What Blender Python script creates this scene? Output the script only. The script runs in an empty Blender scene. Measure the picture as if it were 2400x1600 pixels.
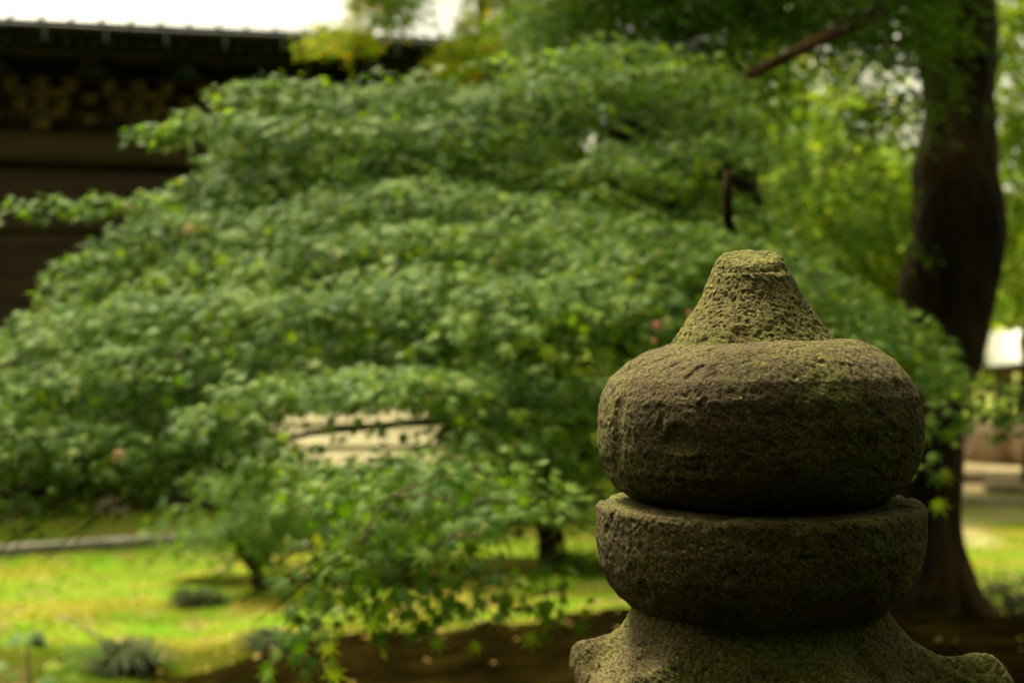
import bpy, math, random
import numpy as np
from mathutils import Vector

random.seed(7)
rng = np.random.default_rng(7)
S = bpy.context.scene
COL = S.collection
R = math.radians

# ------------------------------------------------------------------ camera
CH = 1.70                       # eye height
F = 3333.3                      # focal length in pixels of a 2400 px wide frame
cam_d = bpy.data.cameras.new('camera')
cam = bpy.data.objects.new('camera', cam_d)
COL.objects.link(cam)
cam.location = (0, 0, CH)
cam.rotation_euler = (R(90), 0, 0)
cam_d.lens = 50
cam_d.sensor_width = 36
cam_d.clip_start = 0.05
cam_d.clip_end = 500
cam_d.dof.use_dof = True
cam_d.dof.focus_distance = 1.42
cam_d.dof.aperture_fstop = 4.4
cam_d.dof.aperture_blades = 0
S.camera = cam

# ------------------------------------------------------------------ world, sun, exposure
SUN_EL, SUN_AZ = 58, -35        # azimuth from +Y towards +X (degrees)
w = bpy.data.worlds.new('World')
S.world = w
w.use_nodes = True
nt = w.node_tree
nt.nodes.clear()
o_ = nt.nodes.new('ShaderNodeOutputWorld')
bg = nt.nodes.new('ShaderNodeBackground')
sky = nt.nodes.new('ShaderNodeTexSky')
sky.sky_type = 'NISHITA'
sky.sun_disc = False
sky.sun_elevation = R(SUN_EL)
sky.sun_rotation = R(SUN_AZ)
sky.dust_density = 6.0
sky.ozone_density = 0.5
hs = nt.nodes.new('ShaderNodeHueSaturation')
hs.inputs['Saturation'].default_value = 0.22     # thin white overcast
mx = nt.nodes.new('ShaderNodeMixRGB')
mx.blend_type = 'MULTIPLY'
mx.inputs[0].default_value = 1.0
mx.inputs[2].default_value = (1.0, 0.93, 0.64, 1)
nt.links.new(sky.outputs[0], hs.inputs['Color'])
nt.links.new(hs.outputs[0], mx.inputs[1])
nt.links.new(mx.outputs[0], bg.inputs[0])
bg.inputs[1].default_value = 0.10
nt.links.new(bg.outputs[0], o_.inputs[0])

sun_d = bpy.data.lights.new('sun', 'SUN')
sun_d.energy = 2.8
sun_d.angle = R(14)
sun_d.color = (1.0, 0.92, 0.66)
sun = bpy.data.objects.new('sun', sun_d)
COL.objects.link(sun)
_d = Vector((math.sin(R(SUN_AZ)) * math.cos(R(SUN_EL)), math.cos(R(SUN_AZ)) * math.cos(R(SUN_EL)), math.sin(R(SUN_EL))))
sun.rotation_euler = _d.to_track_quat('Z', 'Y').to_euler()

S.render.engine = 'CYCLES'
S.cycles.use_denoising = True
S.cycles.max_bounces = 8
S.cycles.transparent_max_bounces = 8
S.view_settings.view_transform = 'Standard'
S.view_settings.look = 'None'
S.view_settings.gamma = 1
S.view_settings.use_curve_mapping = False
S.view_settings.exposure = 1.78

# ------------------------------------------------------------------ helpers
def P(px, py, Y):
    return np.array([(px - 1200) / F * Y, Y, CH - (py - 800) / F * Y])


def tag(o, label=None, cat=None, group=None, kind=None):
    if label: o['label'] = label
    if cat: o['category'] = cat
    if group: o['group'] = group
    if kind: o['kind'] = kind
    return o


def empty(name, loc, rz=0):
    o = bpy.data.objects.new(name, None)
    COL.objects.link(o)
    o.location = Vector(loc)
    o.rotation_euler = (0, 0, rz)
    return o


def link(name, me, mat=None, parent=None, smooth=False):
    if mat is not None and not me.materials:
        me.materials.append(mat)
    o = bpy.data.objects.new(name, me)
    COL.objects.link(o)
    if parent is not None:
        o.parent = parent
    if smooth:
        me.polygons.foreach_set('use_smooth', [True] * len(me.polygons))
    return o


def np_mesh(name, v, faces, rnd=None):
    """v (n,3); faces (m,k) all of one size"""
    me = bpy.data.meshes.new(name)
    v = np.asarray(v, dtype=np.float32)
    f = np.asarray(faces, dtype=np.int32)
    me.vertices.add(len(v)); me.vertices.foreach_set('co', v.ravel())
    k = f.shape[1]
    me.loops.add(f.size); me.loops.foreach_set('vertex_index', f.ravel())
    me.polygons.add(len(f)); me.polygons.foreach_set('loop_start', np.arange(0, f.size, k, dtype=np.int32))
    if rnd is not None:
        a = me.attributes.new('rnd', 'FLOAT', 'POINT')
        a.data.foreach_set('value', np.asarray(rnd, dtype=np.float32))
    me.update(calc_edges=True)
    return me


class MB:
    """collects boxes, tubes and lumps into one mesh"""
    def __init__(s): s.v, s.f = [], []

    def add(s, v, f):
        n = len(s.v)
        s.v += [tuple(float(c) for c in p) for p in v]
        s.f += [tuple(n + i for i in q) for q in f]
        return s

    def box(s, x0, x1, y0, y1, z0, z1, b=0.0):
        if b <= 0:
            v = [(x, y, z) for x in (x0, x1) for y in (y0, y1) for z in (z0, z1)]
            return s.add(v, [(0, 1, 3, 2), (4, 6, 7, 5), (0, 4, 5, 1), (2, 3, 7, 6), (0, 2, 6, 4), (1, 5, 7, 3)])
        X, Y, Z = (x0, x1), (y0, y1), (z0, z1)
        v = []; idx = {}
        for i in (0, 1):
            for j in (0, 1):
                for k in (0, 1):
                    si, sj, sk = (1 - 2 * i) * b, (1 - 2 * j) * b, (1 - 2 * k) * b
                    idx[i, j, k] = len(v)
                    v += [(X[i], Y[j] + sj, Z[k] + sk), (X[i] + si, Y[j], Z[k] + sk), (X[i] + si, Y[j] + sj, Z[k])]
        f = []
        A = lambda i, j, k, a: idx[i, j, k] + a
        for i in (0, 1):
            q = [A(i, 0, 0, 0), A(i, 1, 0, 0), A(i, 1, 1, 0), A(i, 0, 1, 0)]; f.append(q if i else q[::-1])
            q = [A(0, i, 0, 1), A(1, i, 0, 1), A(1, i, 1, 1), A(0, i, 1, 1)]; f.append(q[::-1] if i else q)
            q = [A(0, 0, i, 2), A(1, 0, i, 2), A(1, 1, i, 2), A(0, 1, i, 2)]; f.append(q if i else q[::-1])
        for i in (0, 1):
            for j in (0, 1):
                f.append([A(i, j, 0, 0), A(i, j, 1, 0), A(i, j, 1, 1), A(i, j, 0, 1)])
                f.append([A(i, 0, j, 0), A(i, 1, j, 0), A(i, 1, j, 2), A(i, 0, j, 2)])
                f.append([A(0, i, j, 1), A(1, i, j, 1), A(1, i, j, 2), A(0, i, j, 2)])
                for k in (0, 1):
                    f.append([A(i, j, k, 0), A(i, j, k, 1), A(i, j, k, 2)])
        return s.add(v, f)

    def tube(s, pts, rad, n=8, cap=True, rough=0.0):
        pts = [np.array(p, float) for p in pts]
        v, f = [], []
        m = len(pts)
        up = np.array([0.13, 0.21, 0.97])
        prev = None
        for i, p in enumerate(pts):
            t = pts[min(i + 1, m - 1)] - pts[max(i - 1, 0)]
            t = t / (np.linalg.norm(t) + 1e-9)
            a = np.cross(t, up) if prev is None else prev - t * np.dot(prev, t)
            if np.linalg.norm(a) < 1e-3: a = np.cross(t, np.array([1.0, 0, 0]))
            a /= np.linalg.norm(a); prev = a
            b = np.cross(t, a)
            for k in range(n):
                an = 2 * math.pi * k / n
                rr = rad[i] * (1 + rough * random.uniform(-1, 1))
                v.append(p + (a * math.cos(an) + b * math.sin(an)) * rr)
        for i in range(m - 1):
            for k in range(n):
                k2 = (k + 1) % n
                f.append((i * n + k, i * n + k2, (i + 1) * n + k2, (i + 1) * n + k))
        if cap:
            f.append(tuple(range(n))[::-1]); f.append(tuple((m - 1) * n + k for k in range(n)))
        return s.add(v, f)

    def build(s, name, mat, parent=None, smooth=False):
        me = bpy.data.meshes.new(name)
        me.from_pydata(s.v, [], s.f)
        me.update()
        return link(name, me, mat, parent, smooth)


# --- numpy value noise
def _h(ix, iy, iz, seed):
    n = (ix * 374761393 + iy * 668265263 + iz * 1440662683 + seed * 974634777) & 0x7fffffff
    n = ((n ^ (n >> 13)) * 1274126177) & 0x7fffffff
    n = ((n ^ (n >> 11)) * 1911520717) & 0x7fffffff
    return ((n >> 7) & 0xffff) / 65535.0


def vnoise(p, fr, seed=0):
    q = np.asarray(p) * fr + 1000.0
    i = np.floor(q).astype(np.int64)
    t = q - i
    t = t * t * (3 - 2 * t)
    r = 0
    for dx in (0, 1):
        for dy in (0, 1):
            for dz in (0, 1):
                wgt = (t[..., 0] if dx else 1 - t[..., 0]) * (t[..., 1] if dy else 1 - t[..., 1]) * (t[..., 2] if dz else 1 - t[..., 2])
                r = r + wgt * _h(i[..., 0] + dx, i[..., 1] + dy, i[..., 2] + dz, seed)
    return r * 2 - 1


def sstep(a, b, x):
    t = np.clip((x - a) / (b - a), 0, 1)
    return t * t * (3 - 2 * t)


# ------------------------------------------------------------------ materials
def mat(name, base, rough=0.8, var=None, scale=8.0, bump=0.3, bscale=60.0, bdist=0.01, metallic=0.0, spec=0.3, stretch=(1, 1, 1), mottle=0.5, dist=0.0):
    m = bpy.data.materials.new(name)
    m.use_nodes = True
    t = m.node_tree
    b = t.nodes['Principled BSDF']
    b.inputs['Roughness'].default_value = rough
    b.inputs['Metallic'].default_value = metallic
    b.inputs['Specular IOR Level'].default_value = spec
    tc = t.nodes.new('ShaderNodeTexCoord')
    mp = t.nodes.new('ShaderNodeMapping')
    mp.inputs['Scale'].default_value = stretch
    t.links.new(tc.outputs['Object'], mp.inputs[0])
    n1 = t.nodes.new('ShaderNodeTexNoise'); n1.inputs['Scale'].default_value = scale; n1.inputs['Detail'].default_value = 8
    n1.inputs['Distortion'].default_value = dist
    t.links.new(mp.outputs[0], n1.inputs['Vector'])
    cr = t.nodes.new('ShaderNodeValToRGB')
    var = var or [c * 0.6 for c in base]
    cr.color_ramp.elements[0].position = 0.5 - 0.25 * mottle * 1.2; cr.color_ramp.elements[0].color = (*var, 1)
    cr.color_ramp.elements[1].position = 0.5 + 0.25 * mottle * 1.2; cr.color_ramp.elements[1].color = (*base, 1)
    t.links.new(n1.outputs[0], cr.inputs[0])
    t.links.new(cr.outputs[0], b.inputs['Base Color'])
    if bump:
        n2 = t.nodes.new('ShaderNodeTexNoise'); n2.inputs['Scale'].default_value = bscale; n2.inputs['Detail'].default_value = 6
        t.links.new(mp.outputs[0], n2.inputs['Vector'])
        bp = t.nodes.new('ShaderNodeBump'); bp.inputs['Strength'].default_value = bump; bp.inputs['Distance'].default_value = bdist
        t.links.new(n2.outputs[0], bp.inputs['Height'])
        t.links.new(bp.outputs[0], b.inputs['Normal'])
    return m


def leaf_mat(name, stops, trans=0.45, rough=0.42, spec=0.5, tmul=(1.6, 1.5, 0.35)):
    rough, spec = max(rough, 0.62), spec * 0.19
    """stops: colours along a per-leaf random value"""
    m = bpy.data.materials.new(name)
    m.use_nodes = True
    t = m.node_tree
    b = t.nodes['Principled BSDF']
    out = t.nodes['Material Output']
    at = t.nodes.new('ShaderNodeAttribute'); at.attribute_name = 'rnd'
    oi = t.nodes.new('ShaderNodeObjectInfo')
    ad = t.nodes.new('ShaderNodeMath'); ad.operation = 'ADD'
    fr = t.nodes.new('ShaderNodeMath'); fr.operation = 'FRACT'
    t.links.new(at.outputs['Fac'], ad.inputs[0]); t.links.new(oi.outputs['Random'], ad.inputs[1])
    t.links.new(ad.outputs[0], fr.inputs[0])
    cr = t.nodes.new('ShaderNodeValToRGB')
    els = cr.color_ramp.elements
    while len(els) < len(stops): els.new(0.5)
    for e, (p, c) in zip(els, stops):
        e.position = p; e.color = (*c, 1)
    t.links.new(fr.outputs[0], cr.inputs[0])
    t.links.new(cr.outputs[0], b.inputs['Base Color'])
    b.inputs['Roughness'].default_value = rough
    b.inputs['Specular IOR Level'].default_value = spec
    tr = t.nodes.new('ShaderNodeBsdfTranslucent')
    mu = t.nodes.new('ShaderNodeMixRGB'); mu.blend_type = 'MULTIPLY'; mu.inputs[0].default_value = 1; mu.inputs[2].default_value = (*tmul, 1)
    t.links.new(cr.outputs[0], mu.inputs[1]); t.links.new(mu.outputs[0], tr.inputs[0])
    mi = t.nodes.new('ShaderNodeMixShader'); mi.inputs[0].default_value = trans
    t.links.new(b.outputs[0], mi.inputs[1]); t.links.new(tr.outputs[0], mi.inputs[2])
    t.links.new(mi.outputs[0], out.inputs['Surface'])
    return m


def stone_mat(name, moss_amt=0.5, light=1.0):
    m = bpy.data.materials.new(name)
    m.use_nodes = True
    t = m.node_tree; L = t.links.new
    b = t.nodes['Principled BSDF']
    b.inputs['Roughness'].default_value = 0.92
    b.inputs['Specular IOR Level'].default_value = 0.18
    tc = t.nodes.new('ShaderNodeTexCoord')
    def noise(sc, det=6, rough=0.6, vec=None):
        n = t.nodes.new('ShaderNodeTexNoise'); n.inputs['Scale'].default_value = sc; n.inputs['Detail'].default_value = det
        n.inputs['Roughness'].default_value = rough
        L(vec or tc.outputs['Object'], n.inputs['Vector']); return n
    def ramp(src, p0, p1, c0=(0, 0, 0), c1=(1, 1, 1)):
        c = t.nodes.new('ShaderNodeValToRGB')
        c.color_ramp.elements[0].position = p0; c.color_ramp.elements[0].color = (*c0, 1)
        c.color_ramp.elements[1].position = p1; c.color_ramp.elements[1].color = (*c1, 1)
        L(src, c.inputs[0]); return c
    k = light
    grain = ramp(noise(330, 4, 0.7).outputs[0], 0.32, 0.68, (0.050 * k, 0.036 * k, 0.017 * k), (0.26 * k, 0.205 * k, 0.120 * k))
    patch = ramp(noise(9, 5).outputs[0], 0.38, 0.62, (0.60, 0.53, 0.42), (1.12, 1.09, 0.84))
    mul = t.nodes.new('ShaderNodeMixRGB'); mul.blend_type = 'MULTIPLY'; mul.inputs[0].default_value = 1
    L(grain.outputs[0], mul.inputs[1]); L(patch.outputs[0], mul.inputs[2])
    # moss film in patches of its own shape
    n_m = noise(7.5, 9, 0.72)
    n_f = noise(120, 4, 0.7)
    addm = t.nodes.new('ShaderNodeMath'); addm.operation = 'MULTIPLY_ADD'; addm.inputs[1].default_value = 0.45
    L(n_f.outputs[0], addm.inputs[0]); L(n_m.outputs[0], addm.inputs[2])
    rm = ramp(addm.outputs[0], 0.80 - 0.22 * moss_amt, 0.98 - 0.22 * moss_amt)
    mossc = ramp(noise(210, 3).outputs[0], 0.3, 0.7, (0.060, 0.066, 0.010), (0.23, 0.225, 0.050))
    mx_ = t.nodes.new('ShaderNodeMixRGB')
    ms = t.nodes.new('ShaderNodeMath'); ms.operation = 'MULTIPLY'; ms.inputs[1].default_value = 0.8
    L(rm.outputs[0], ms.inputs[0]); L(ms.outputs[0], mx_.inputs[0]); L(mul.outputs[0], mx_.inputs[1]); L(mossc.outputs[0], mx_.inputs[2])
    pit = ramp(noise(240, 3, 0.6).outputs[0], 0.36, 0.47, (0.30, 0.27, 0.24), (1, 1, 1))
    mpit = t.nodes.new('ShaderNodeMixRGB'); mpit.blend_type = 'MULTIPLY'; mpit.inputs[0].default_value = 0.75
    L(mx_.outputs[0], mpit.inputs[1]); L(pit.outputs[0], mpit.inputs[2]); mx_ = mpit
    # pale lichen crumbs
    vo = t.nodes.new('ShaderNodeTexVoronoi'); vo.inputs['Scale'].default_value = 85
    L(tc.outputs['Object'], vo.inputs['Vector'])
    r1 = ramp(vo.outputs['Distance'], 0.09, 0.13, (1, 1, 1), (0, 0, 0))
    r2 = ramp(noise(14, 3).outputs[0], 0.56, 0.64)
    m3 = t.nodes.new('ShaderNodeMath'); m3.operation = 'MULTIPLY'
    L(r1.outputs[0], m3.inputs[0]); L(r2.outputs[0], m3.inputs[1])
    mx2 = t.nodes.new('ShaderNodeMixRGB'); mx2.inputs[2].default_value = (0.36, 0.37, 0.24, 1)
    L(m3.outputs[0], mx2.inputs[0]); L(mx_.outputs[0], mx2.inputs[1])
    L(mx2.outputs[0], b.inputs['Base Color'])
    n4 = noise(420, 5, 0.7)
    n5 = noise(130, 6, 0.65)
    mm = t.nodes.new('ShaderNodeMath'); mm.operation = 'MULTIPLY_ADD'; mm.inputs[1].default_value = 2.2
    L(n5.outputs[0], mm.inputs[0]); L(n4.outputs[0], mm.inputs[2])
    bp = t.nodes.new('ShaderNodeBump'); bp.inputs['Strength'].default_value = 1.0; bp.inputs['Distance'].default_value = 0.0026
    L(mm.outputs[0], bp.inputs['Height']); L(bp.outputs[0], b.inputs['Normal'])
    return m


M = {}
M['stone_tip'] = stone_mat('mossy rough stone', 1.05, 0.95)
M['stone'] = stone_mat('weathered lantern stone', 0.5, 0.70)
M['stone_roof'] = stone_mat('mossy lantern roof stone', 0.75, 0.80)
M['bark_dark'] = mat('dark bark', (0.058, 0.034, 0.013), 0.95, (0.006, 0.004, 0.002), 4, 1.0, 22, 0.05, stretch=(1, 1, 0.3), spec=0.1)
M['bark_red'] = mat('reddish branch bark', (0.10, 0.045, 0.020), 0.8, (0.03, 0.014, 0.007), 9, 0.5, 40, 0.01, spec=0.15)
M['twig'] = mat('brown twig', (0.075, 0.045, 0.022), 0.85, (0.03, 0.018, 0.01), 12, 0.3, 60, 0.004, spec=0.1)
M['roof'] = mat('pale weathered roof sheet', (0.185, 0.20, 0.245), 0.6, (0.165, 0.18, 0.22), 3, 0.1, 20, 0.004, metallic=0.15, spec=0.5)
M['roof_rib'] = mat('roof rib', (0.13, 0.14, 0.17), 0.6, (0.10, 0.11, 0.135), 5, 0.1, 20, 0.004, metallic=0.15, spec=0.5)
M['black_wood'] = mat('blackened eave wood', (0.018, 0.017, 0.013), 0.7, (0.009, 0.009, 0.008), 6, 0.3, 40, 0.004)
M['strap'] = mat('grey green metal strap', (0.12, 0.15, 0.13), 0.5, (0.10, 0.12, 0.10), 12, 0.1, metallic=0.4)
M['ochre_wood'] = mat('ochre painted bracket wood', (0.105, 0.066, 0.015), 0.75, (0.028, 0.018, 0.006), 7, 0.4, 50, 0.004)
M['dark_wood'] = mat('dark brown wood', (0.060, 0.036, 0.017), 0.75, (0.028, 0.017, 0.009), 4, 0.4, 30, 0.004, stretch=(0.25, 1, 4))
M['beam_wood'] = mat('yellow brown beam wood', (0.060, 0.037, 0.009), 0.7, (0.022, 0.014, 0.004), 3, 0.4, 30, 0.004, stretch=(0.3, 1, 3))
M['pink_wood'] = mat('weathered pinkish boards', (0.22, 0.14, 0.10), 0.7, (0.11, 0.07, 0.05), 4, 0.4, 30, 0.004, stretch=(0.3, 1, 3))
M['blue_paint'] = mat('faded blue paint', (0.07, 0.12, 0.28), 0.6, (0.02, 0.035, 0.08), 14, 0.2)
M['grey_stone'] = mat('grey kerb stone', (0.33, 0.30, 0.26), 0.85, (0.22, 0.20, 0.17), 6, 0.5, 50, 0.006)
M['tan_stone'] = mat('tan foundation stone', (0.34, 0.27, 0.18), 0.85, (0.20, 0.155, 0.10), 5, 0.5, 40, 0.008)
M['pink_rock'] = mat('pinkish boulder', (0.42, 0.29, 0.21), 0.85, (0.24, 0.16, 0.11), 4, 0.5, 20, 0.02)
M['pale_panel'] = mat('pale cream board', (0.44, 0.385, 0.20), 0.6, (0.36, 0.31, 0.15), 2, 0.2, 30, 0.004, stretch=(0.3, 1, 3))
M['white_roof'] = mat('white shelter roof', (0.82, 0.80, 0.76), 0.5, (0.74, 0.72, 0.68), 3, 0.1)
M['red_brown'] = mat('red brown eave timber', (0.13, 0.04, 0.022), 0.7, (0.06, 0.02, 0.012), 5, 0.3)

GREEN = [(0.0, (0.058, 0.135, 0.011)), (0.35, (0.092, 0.190, 0.017)), (0.7, (0.130, 0.235, 0.025)), (0.93, (0.185, 0.285, 0.032)), (0.998, (0.23, 0.28, 0.045))]
M['leaf'] = leaf_mat('maple leaf green', GREEN, 0.55, 0.40, 0.8)
DEEP = [(0.0, (0.034, 0.090, 0.006)), (0.5, (0.062, 0.140, 0.010)), (1.0, (0.120, 0.210, 0.015))]
M['leaf_deep'] = leaf_mat('deep green maple leaf', DEEP, 0.52, 0.5, 0.3)
YEL = [(0.0, (0.10, 0.27, 0.02)), (0.5, (0.18, 0.36, 0.03)), (0.80, (0.36, 0.42, 0.04)), (0.98, (0.60, 0.36, 0.06))]
M['leaf_turning'] = leaf_mat('turning maple leaf', YEL, 0.6, 0.5, 0.3)
YG = [(0.0, (0.06, 0.13, 0.010)), (0.5, (0.15, 0.24, 0.018)), (1.0, (0.30, 0.36, 0.03))]
M['leaf_yellowgreen'] = leaf_mat('yellow green leaf', YG, 0.5, 0.5, 0.3)
FAR = [(0.0, (0.045, 0.11, 0.008)), (0.4, (0.11, 0.20, 0.014)), (0.75, (0.22, 0.33, 0.025)), (1.0, (0.40, 0.46, 0.05))]
M['leaf_far'] = leaf_mat('far tree leaf', FAR, 0.5, 0.5, 0.4)
GRY = [(0.0, (0.045, 0.10, 0.020)), (0.5, (0.070, 0.14, 0.028)), (0.9, (0.11, 0.19, 0.035)), (1.0, (0.19, 0.18, 0.06))]
M['leaf_grey'] = leaf_mat('grey green leaf', GRY, 0.35, 0.4, 0.6)
RED = [(0.0, (0.62, 0.22, 0.15)), (0.5, (0.70, 0.28, 0.20)), (1.0, (0.60, 0.27, 0.10))]
M['leaf_red'] = leaf_mat('red leaf', RED, 0.45, 0.5, 0.3, (1.2, 1, 0.8))
TAN = [(0.0, (0.40, 0.27, 0.13)), (0.5, (0.48, 0.36, 0.12)), (1.0, (0.52, 0.36, 0.20))]
M['leaf_tan'] = leaf_mat('dry tan leaf', TAN, 0.3, 0.5, 0.3)
LIT = [(0.0, (0.30, 0.20, 0.06)), (0.4, (0.50, 0.34, 0.06)), (0.7, (0.55, 0.42, 0.14)), (1.0, (0.36, 0.20, 0.10))]
M['litter'] = leaf_mat('fallen yellow leaf', LIT, 0.15, 0.6, 0.3)
TUF = [(0.0, (0.012, 0.022, 0.004)), (0.6, (0.026, 0.042, 0.008)), (1.0, (0.06, 0.08, 0.018))]
M['tuft'] = leaf_mat('dark grass blade', TUF, 0.2, 0.4, 0.5)
MOS = [(0.0, (0.12, 0.175, 0.016)), (0.5, (0.155, 0.20, 0.020)), (1.0, (0.21, 0.215, 0.030))]
M['moss_blade'] = leaf_mat('short moss blade', MOS, 0.4, 0.7, 0.2)


# ------------------------------------------------------------------ leaves
def maple_leaf(simple=False):
    """palmate leaf, base at the origin, tip towards +X, face +Z; length about 1"""
    if simple:
        v = [(0, 0, 0), (0.35, -0.36, -0.05), (1, 0, -0.14), (0.35, 0.36, -0.05), (0.45, 0, 0.04)]
        f = [(0, 1, 4), (1, 2, 4), (2, 3, 4), (3, 0, 4)]
        return np.array(v), np.array(f)
    lobes = [(-128, 0.42), (-84, 0.66), (-42, 0.90), (0, 1.0), (42, 0.90), (84, 0.66), (128, 0.42)]
    c = np.array([0.22, 0, 0.0])
    v = [c + [0, 0, 0.03]]
    ring = []
    for i, (a, l) in enumerate(lobes):
        if i:
            am = (a + lobes[i - 1][0]) / 2
            ring.append((am, 0.18))
        ring.append((a, l * 0.78))
    for a, l in ring:
        v.append(c + np.array([math.cos(R(a)) * l, math.sin(R(a)) * l, -0.13 * l * l]))
    v.append(np.array([0.02, 0, 0.0]))
    n = len(v)
    f = [(0, i, i + 1) for i in range(1, n - 1)] + [(0, n - 1, 1)]
    return np.array(v), np.array(f)


LV, LF = maple_leaf()
SV, SF = maple_leaf(True)


def norm(a):
    return a / (np.linalg.norm(a, axis=-1, keepdims=True) + 1e-9)


def frames(nrm, tip):
    z = norm(nrm)
    x = norm(tip - z * np.sum(tip * z, -1, keepdims=True))
    y = np.cross(z, x)
    return x, y, z


def leaf_cloud(name, pos, nrm, tip, size, mt, parent=None, simple=False, stuff=True, rnd=None):
    V, Fc = (SV, SF) if simple else (LV, LF)
    x, y, z = frames(nrm, tip)
    n = len(pos)
    cur = rng.uniform(0.3, 1.6, n)[:, None, None]
    asp = rng.uniform(0.82, 1.12, n)[:, None, None]
    v = pos[:, None, :] + size[:, None, None] * (V[None, :, 0:1] * x[:, None, :] + asp * V[None, :, 1:2] * y[:, None, :] + cur * V[None, :, 2:3] * z[:, None, :])
    f = (Fc[None] + (np.arange(n) * len(V))[:, None, None]).reshape(-1, 3)
    if rnd is None: rnd = rng.uniform(0, 1, n)
    me = np_mesh(name, v.reshape(-1, 3), f, np.repeat(rnd, len(V)))
    o = link(name, me, mt, parent)
    if stuff: o['kind'] = 'stuff'
    return o


class Sprays:
    """leafy sprays: arrays of leaf positions, normals, tips and sizes plus the twigs that carry them"""
    def __init__(s):
        s.p, s.n, s.t, s.s, s.r = [], [], [], [], []
        s.tw = MB()

    def pad(s, c, normal, along, L, W, n, size, droop=0.35, jit=0.35, thick=0.03, twigs=3, face=(0, 0, 0)):
        c = np.asarray(c, float)
        z = norm(np.asarray(normal, float)); x = np.asarray(along, float)
        x = norm(x - z * np.dot(x, z)); y = np.cross(z, x)
        r = np.sqrt(rng.uniform(0, 1, n)); a = rng.uniform(0, 2 * math.pi, n)
        u, v = r * np.cos(a), r * np.sin(a)
        edge = 1 + 0.25 * np.sin(3 * a + rng.uniform(0, 6)) + 0.12 * np.sin(7 * a + rng.uniform(0, 6))
        u, v = u * edge, v * edge
        pos = c + np.outer(u * L, x) + np.outer(v * W, y) - np.outer(droop * (u * u + v * v) * (L + W) / 2, z) * 0.6
        pos[:, 2] -= droop * (u * u + v * v) * (L + W) / 2 * 0.6
        pos += rng.normal(0, thick, (n, 3)) * np.array([0.5, 0.5, 1])
        nn = z + np.outer(u, x) * 0.35 + np.outer(v, y) * 0.35 + rng.normal(0, jit, (n, 3)) + face
        tp = np.outer(u, x) + np.outer(v, y) + rng.normal(0, 0.55, (n, 3)) + np.array([0, 0, -0.55]) + x * 0.3
        s.p.append(pos); s.n.append(nn); s.t.append(tp); s.s.append(size * rng.uniform(0.55, 1.35, n)); s.r.append(np.clip(rng.uniform(0, 1) * 0.55 + rng.uniform(0, 1, n) * 0.48, 0, 0.999))
        for k in range(twigs):
            an = rng.uniform(0, 2 * math.pi); rr = rng.uniform(0.5, 0.95)
            e = c + x * math.cos(an) * rr * L + y * math.sin(an) * rr * W
            e[2] -= droop * rr * rr * (L + W) / 2
            m = (c + e) / 2 + np.array([0, 0, 0.01])
            s.tw.tube([c - z * 0.015, m - z * 0.012, e - z * 0.01], [0.0035, 0.0025, 0.0012], 3, False)

    def arrays(s):
        return np.concatenate(s.p), np.concatenate(s.n), np.concatenate(s.t), np.concatenate(s.s), np.concatenate(s.r)


def in_poly(x, y, poly):
    r = False
    j = len(poly) - 1
    for i in range(len(poly)):
        xi, yi = poly[i]; xj, yj = poly[j]
        if (yi > y) != (yj > y) and x < (xj - xi) * (y - yi) / (yj - yi) + xi: r = not r
        j = i
    return r


def scatter(poly, n, y0, y1):
    xs = [q[0] for q in poly]; ys = [q[1] for q in poly]; out = []
    while len(out) < n:
        a, b = random.uniform(min(xs), max(xs)), random.uniform(min(ys), max(ys))
        if in_poly(a, b, poly): out.append(P(a, b, random.uniform(y0, y1)))
    return out


# ================================================================== GROUND
def ground_z(x, y):
    """terrain height"""
    px = 1200 + x / np.maximum(y, 0.5) * F
    # low bare mound around the big tree, in front of the lawn
    rid = np.interp(px, [450, 620, 760, 890, 985, 1063, 1132, 1197, 1255, 1331, 1446, 1700, 2400, 3000],
                    [0.03, 0.10, 0.18, 0.225, 0.215, 0.215, 0.275, 0.255, 0.262, 0.32, 0.345, 0.33, 0.30, 0.2])
    prof = np.exp(-((y - 7.0) / 0.9) ** 2) + 0.55 * np.exp(-((y - 5.6) / 1.3) ** 2)
    z = rid * np.minimum(prof, 1.0)
    # little earth humps at the feet of the small trees
    for hx, hy, hh, hr in ((-1.55, 9.9, 0.06, 1.0), (-0.9, 11.0, 0.06, 1.0), (0.35, 10.7, 0.05, 0.9)):
        z = z + hh * np.exp(-(((x - hx) / hr) ** 2 + ((y - hy) / 0.5) ** 2))
    return z


gx = np.concatenate([np.linspace(-120, -9, 16), np.linspace(-8.8, 9.2, 300), np.linspace(10, 120, 16)])
gy = np.concatenate([np.linspace(-60, 1, 10), np.linspace(1.2, 16, 330), np.linspace(16.5, 40, 48), np.linspace(45, 260, 12)])
GX, GY = np.meshgrid(gx, gy)
GZ = ground_z(GX, GY)
pts = np.stack([GX, GY, GZ], -1)
flat = pts * np.array([1, 1, 0]) + np.array([0, 0, 0.37])
GZ = GZ + 0.012 * vnoise(flat, 2.3, 3) + 0.008 * vnoise(flat, 9, 4) * (GY < 20)
pts[..., 2] = GZ
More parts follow.
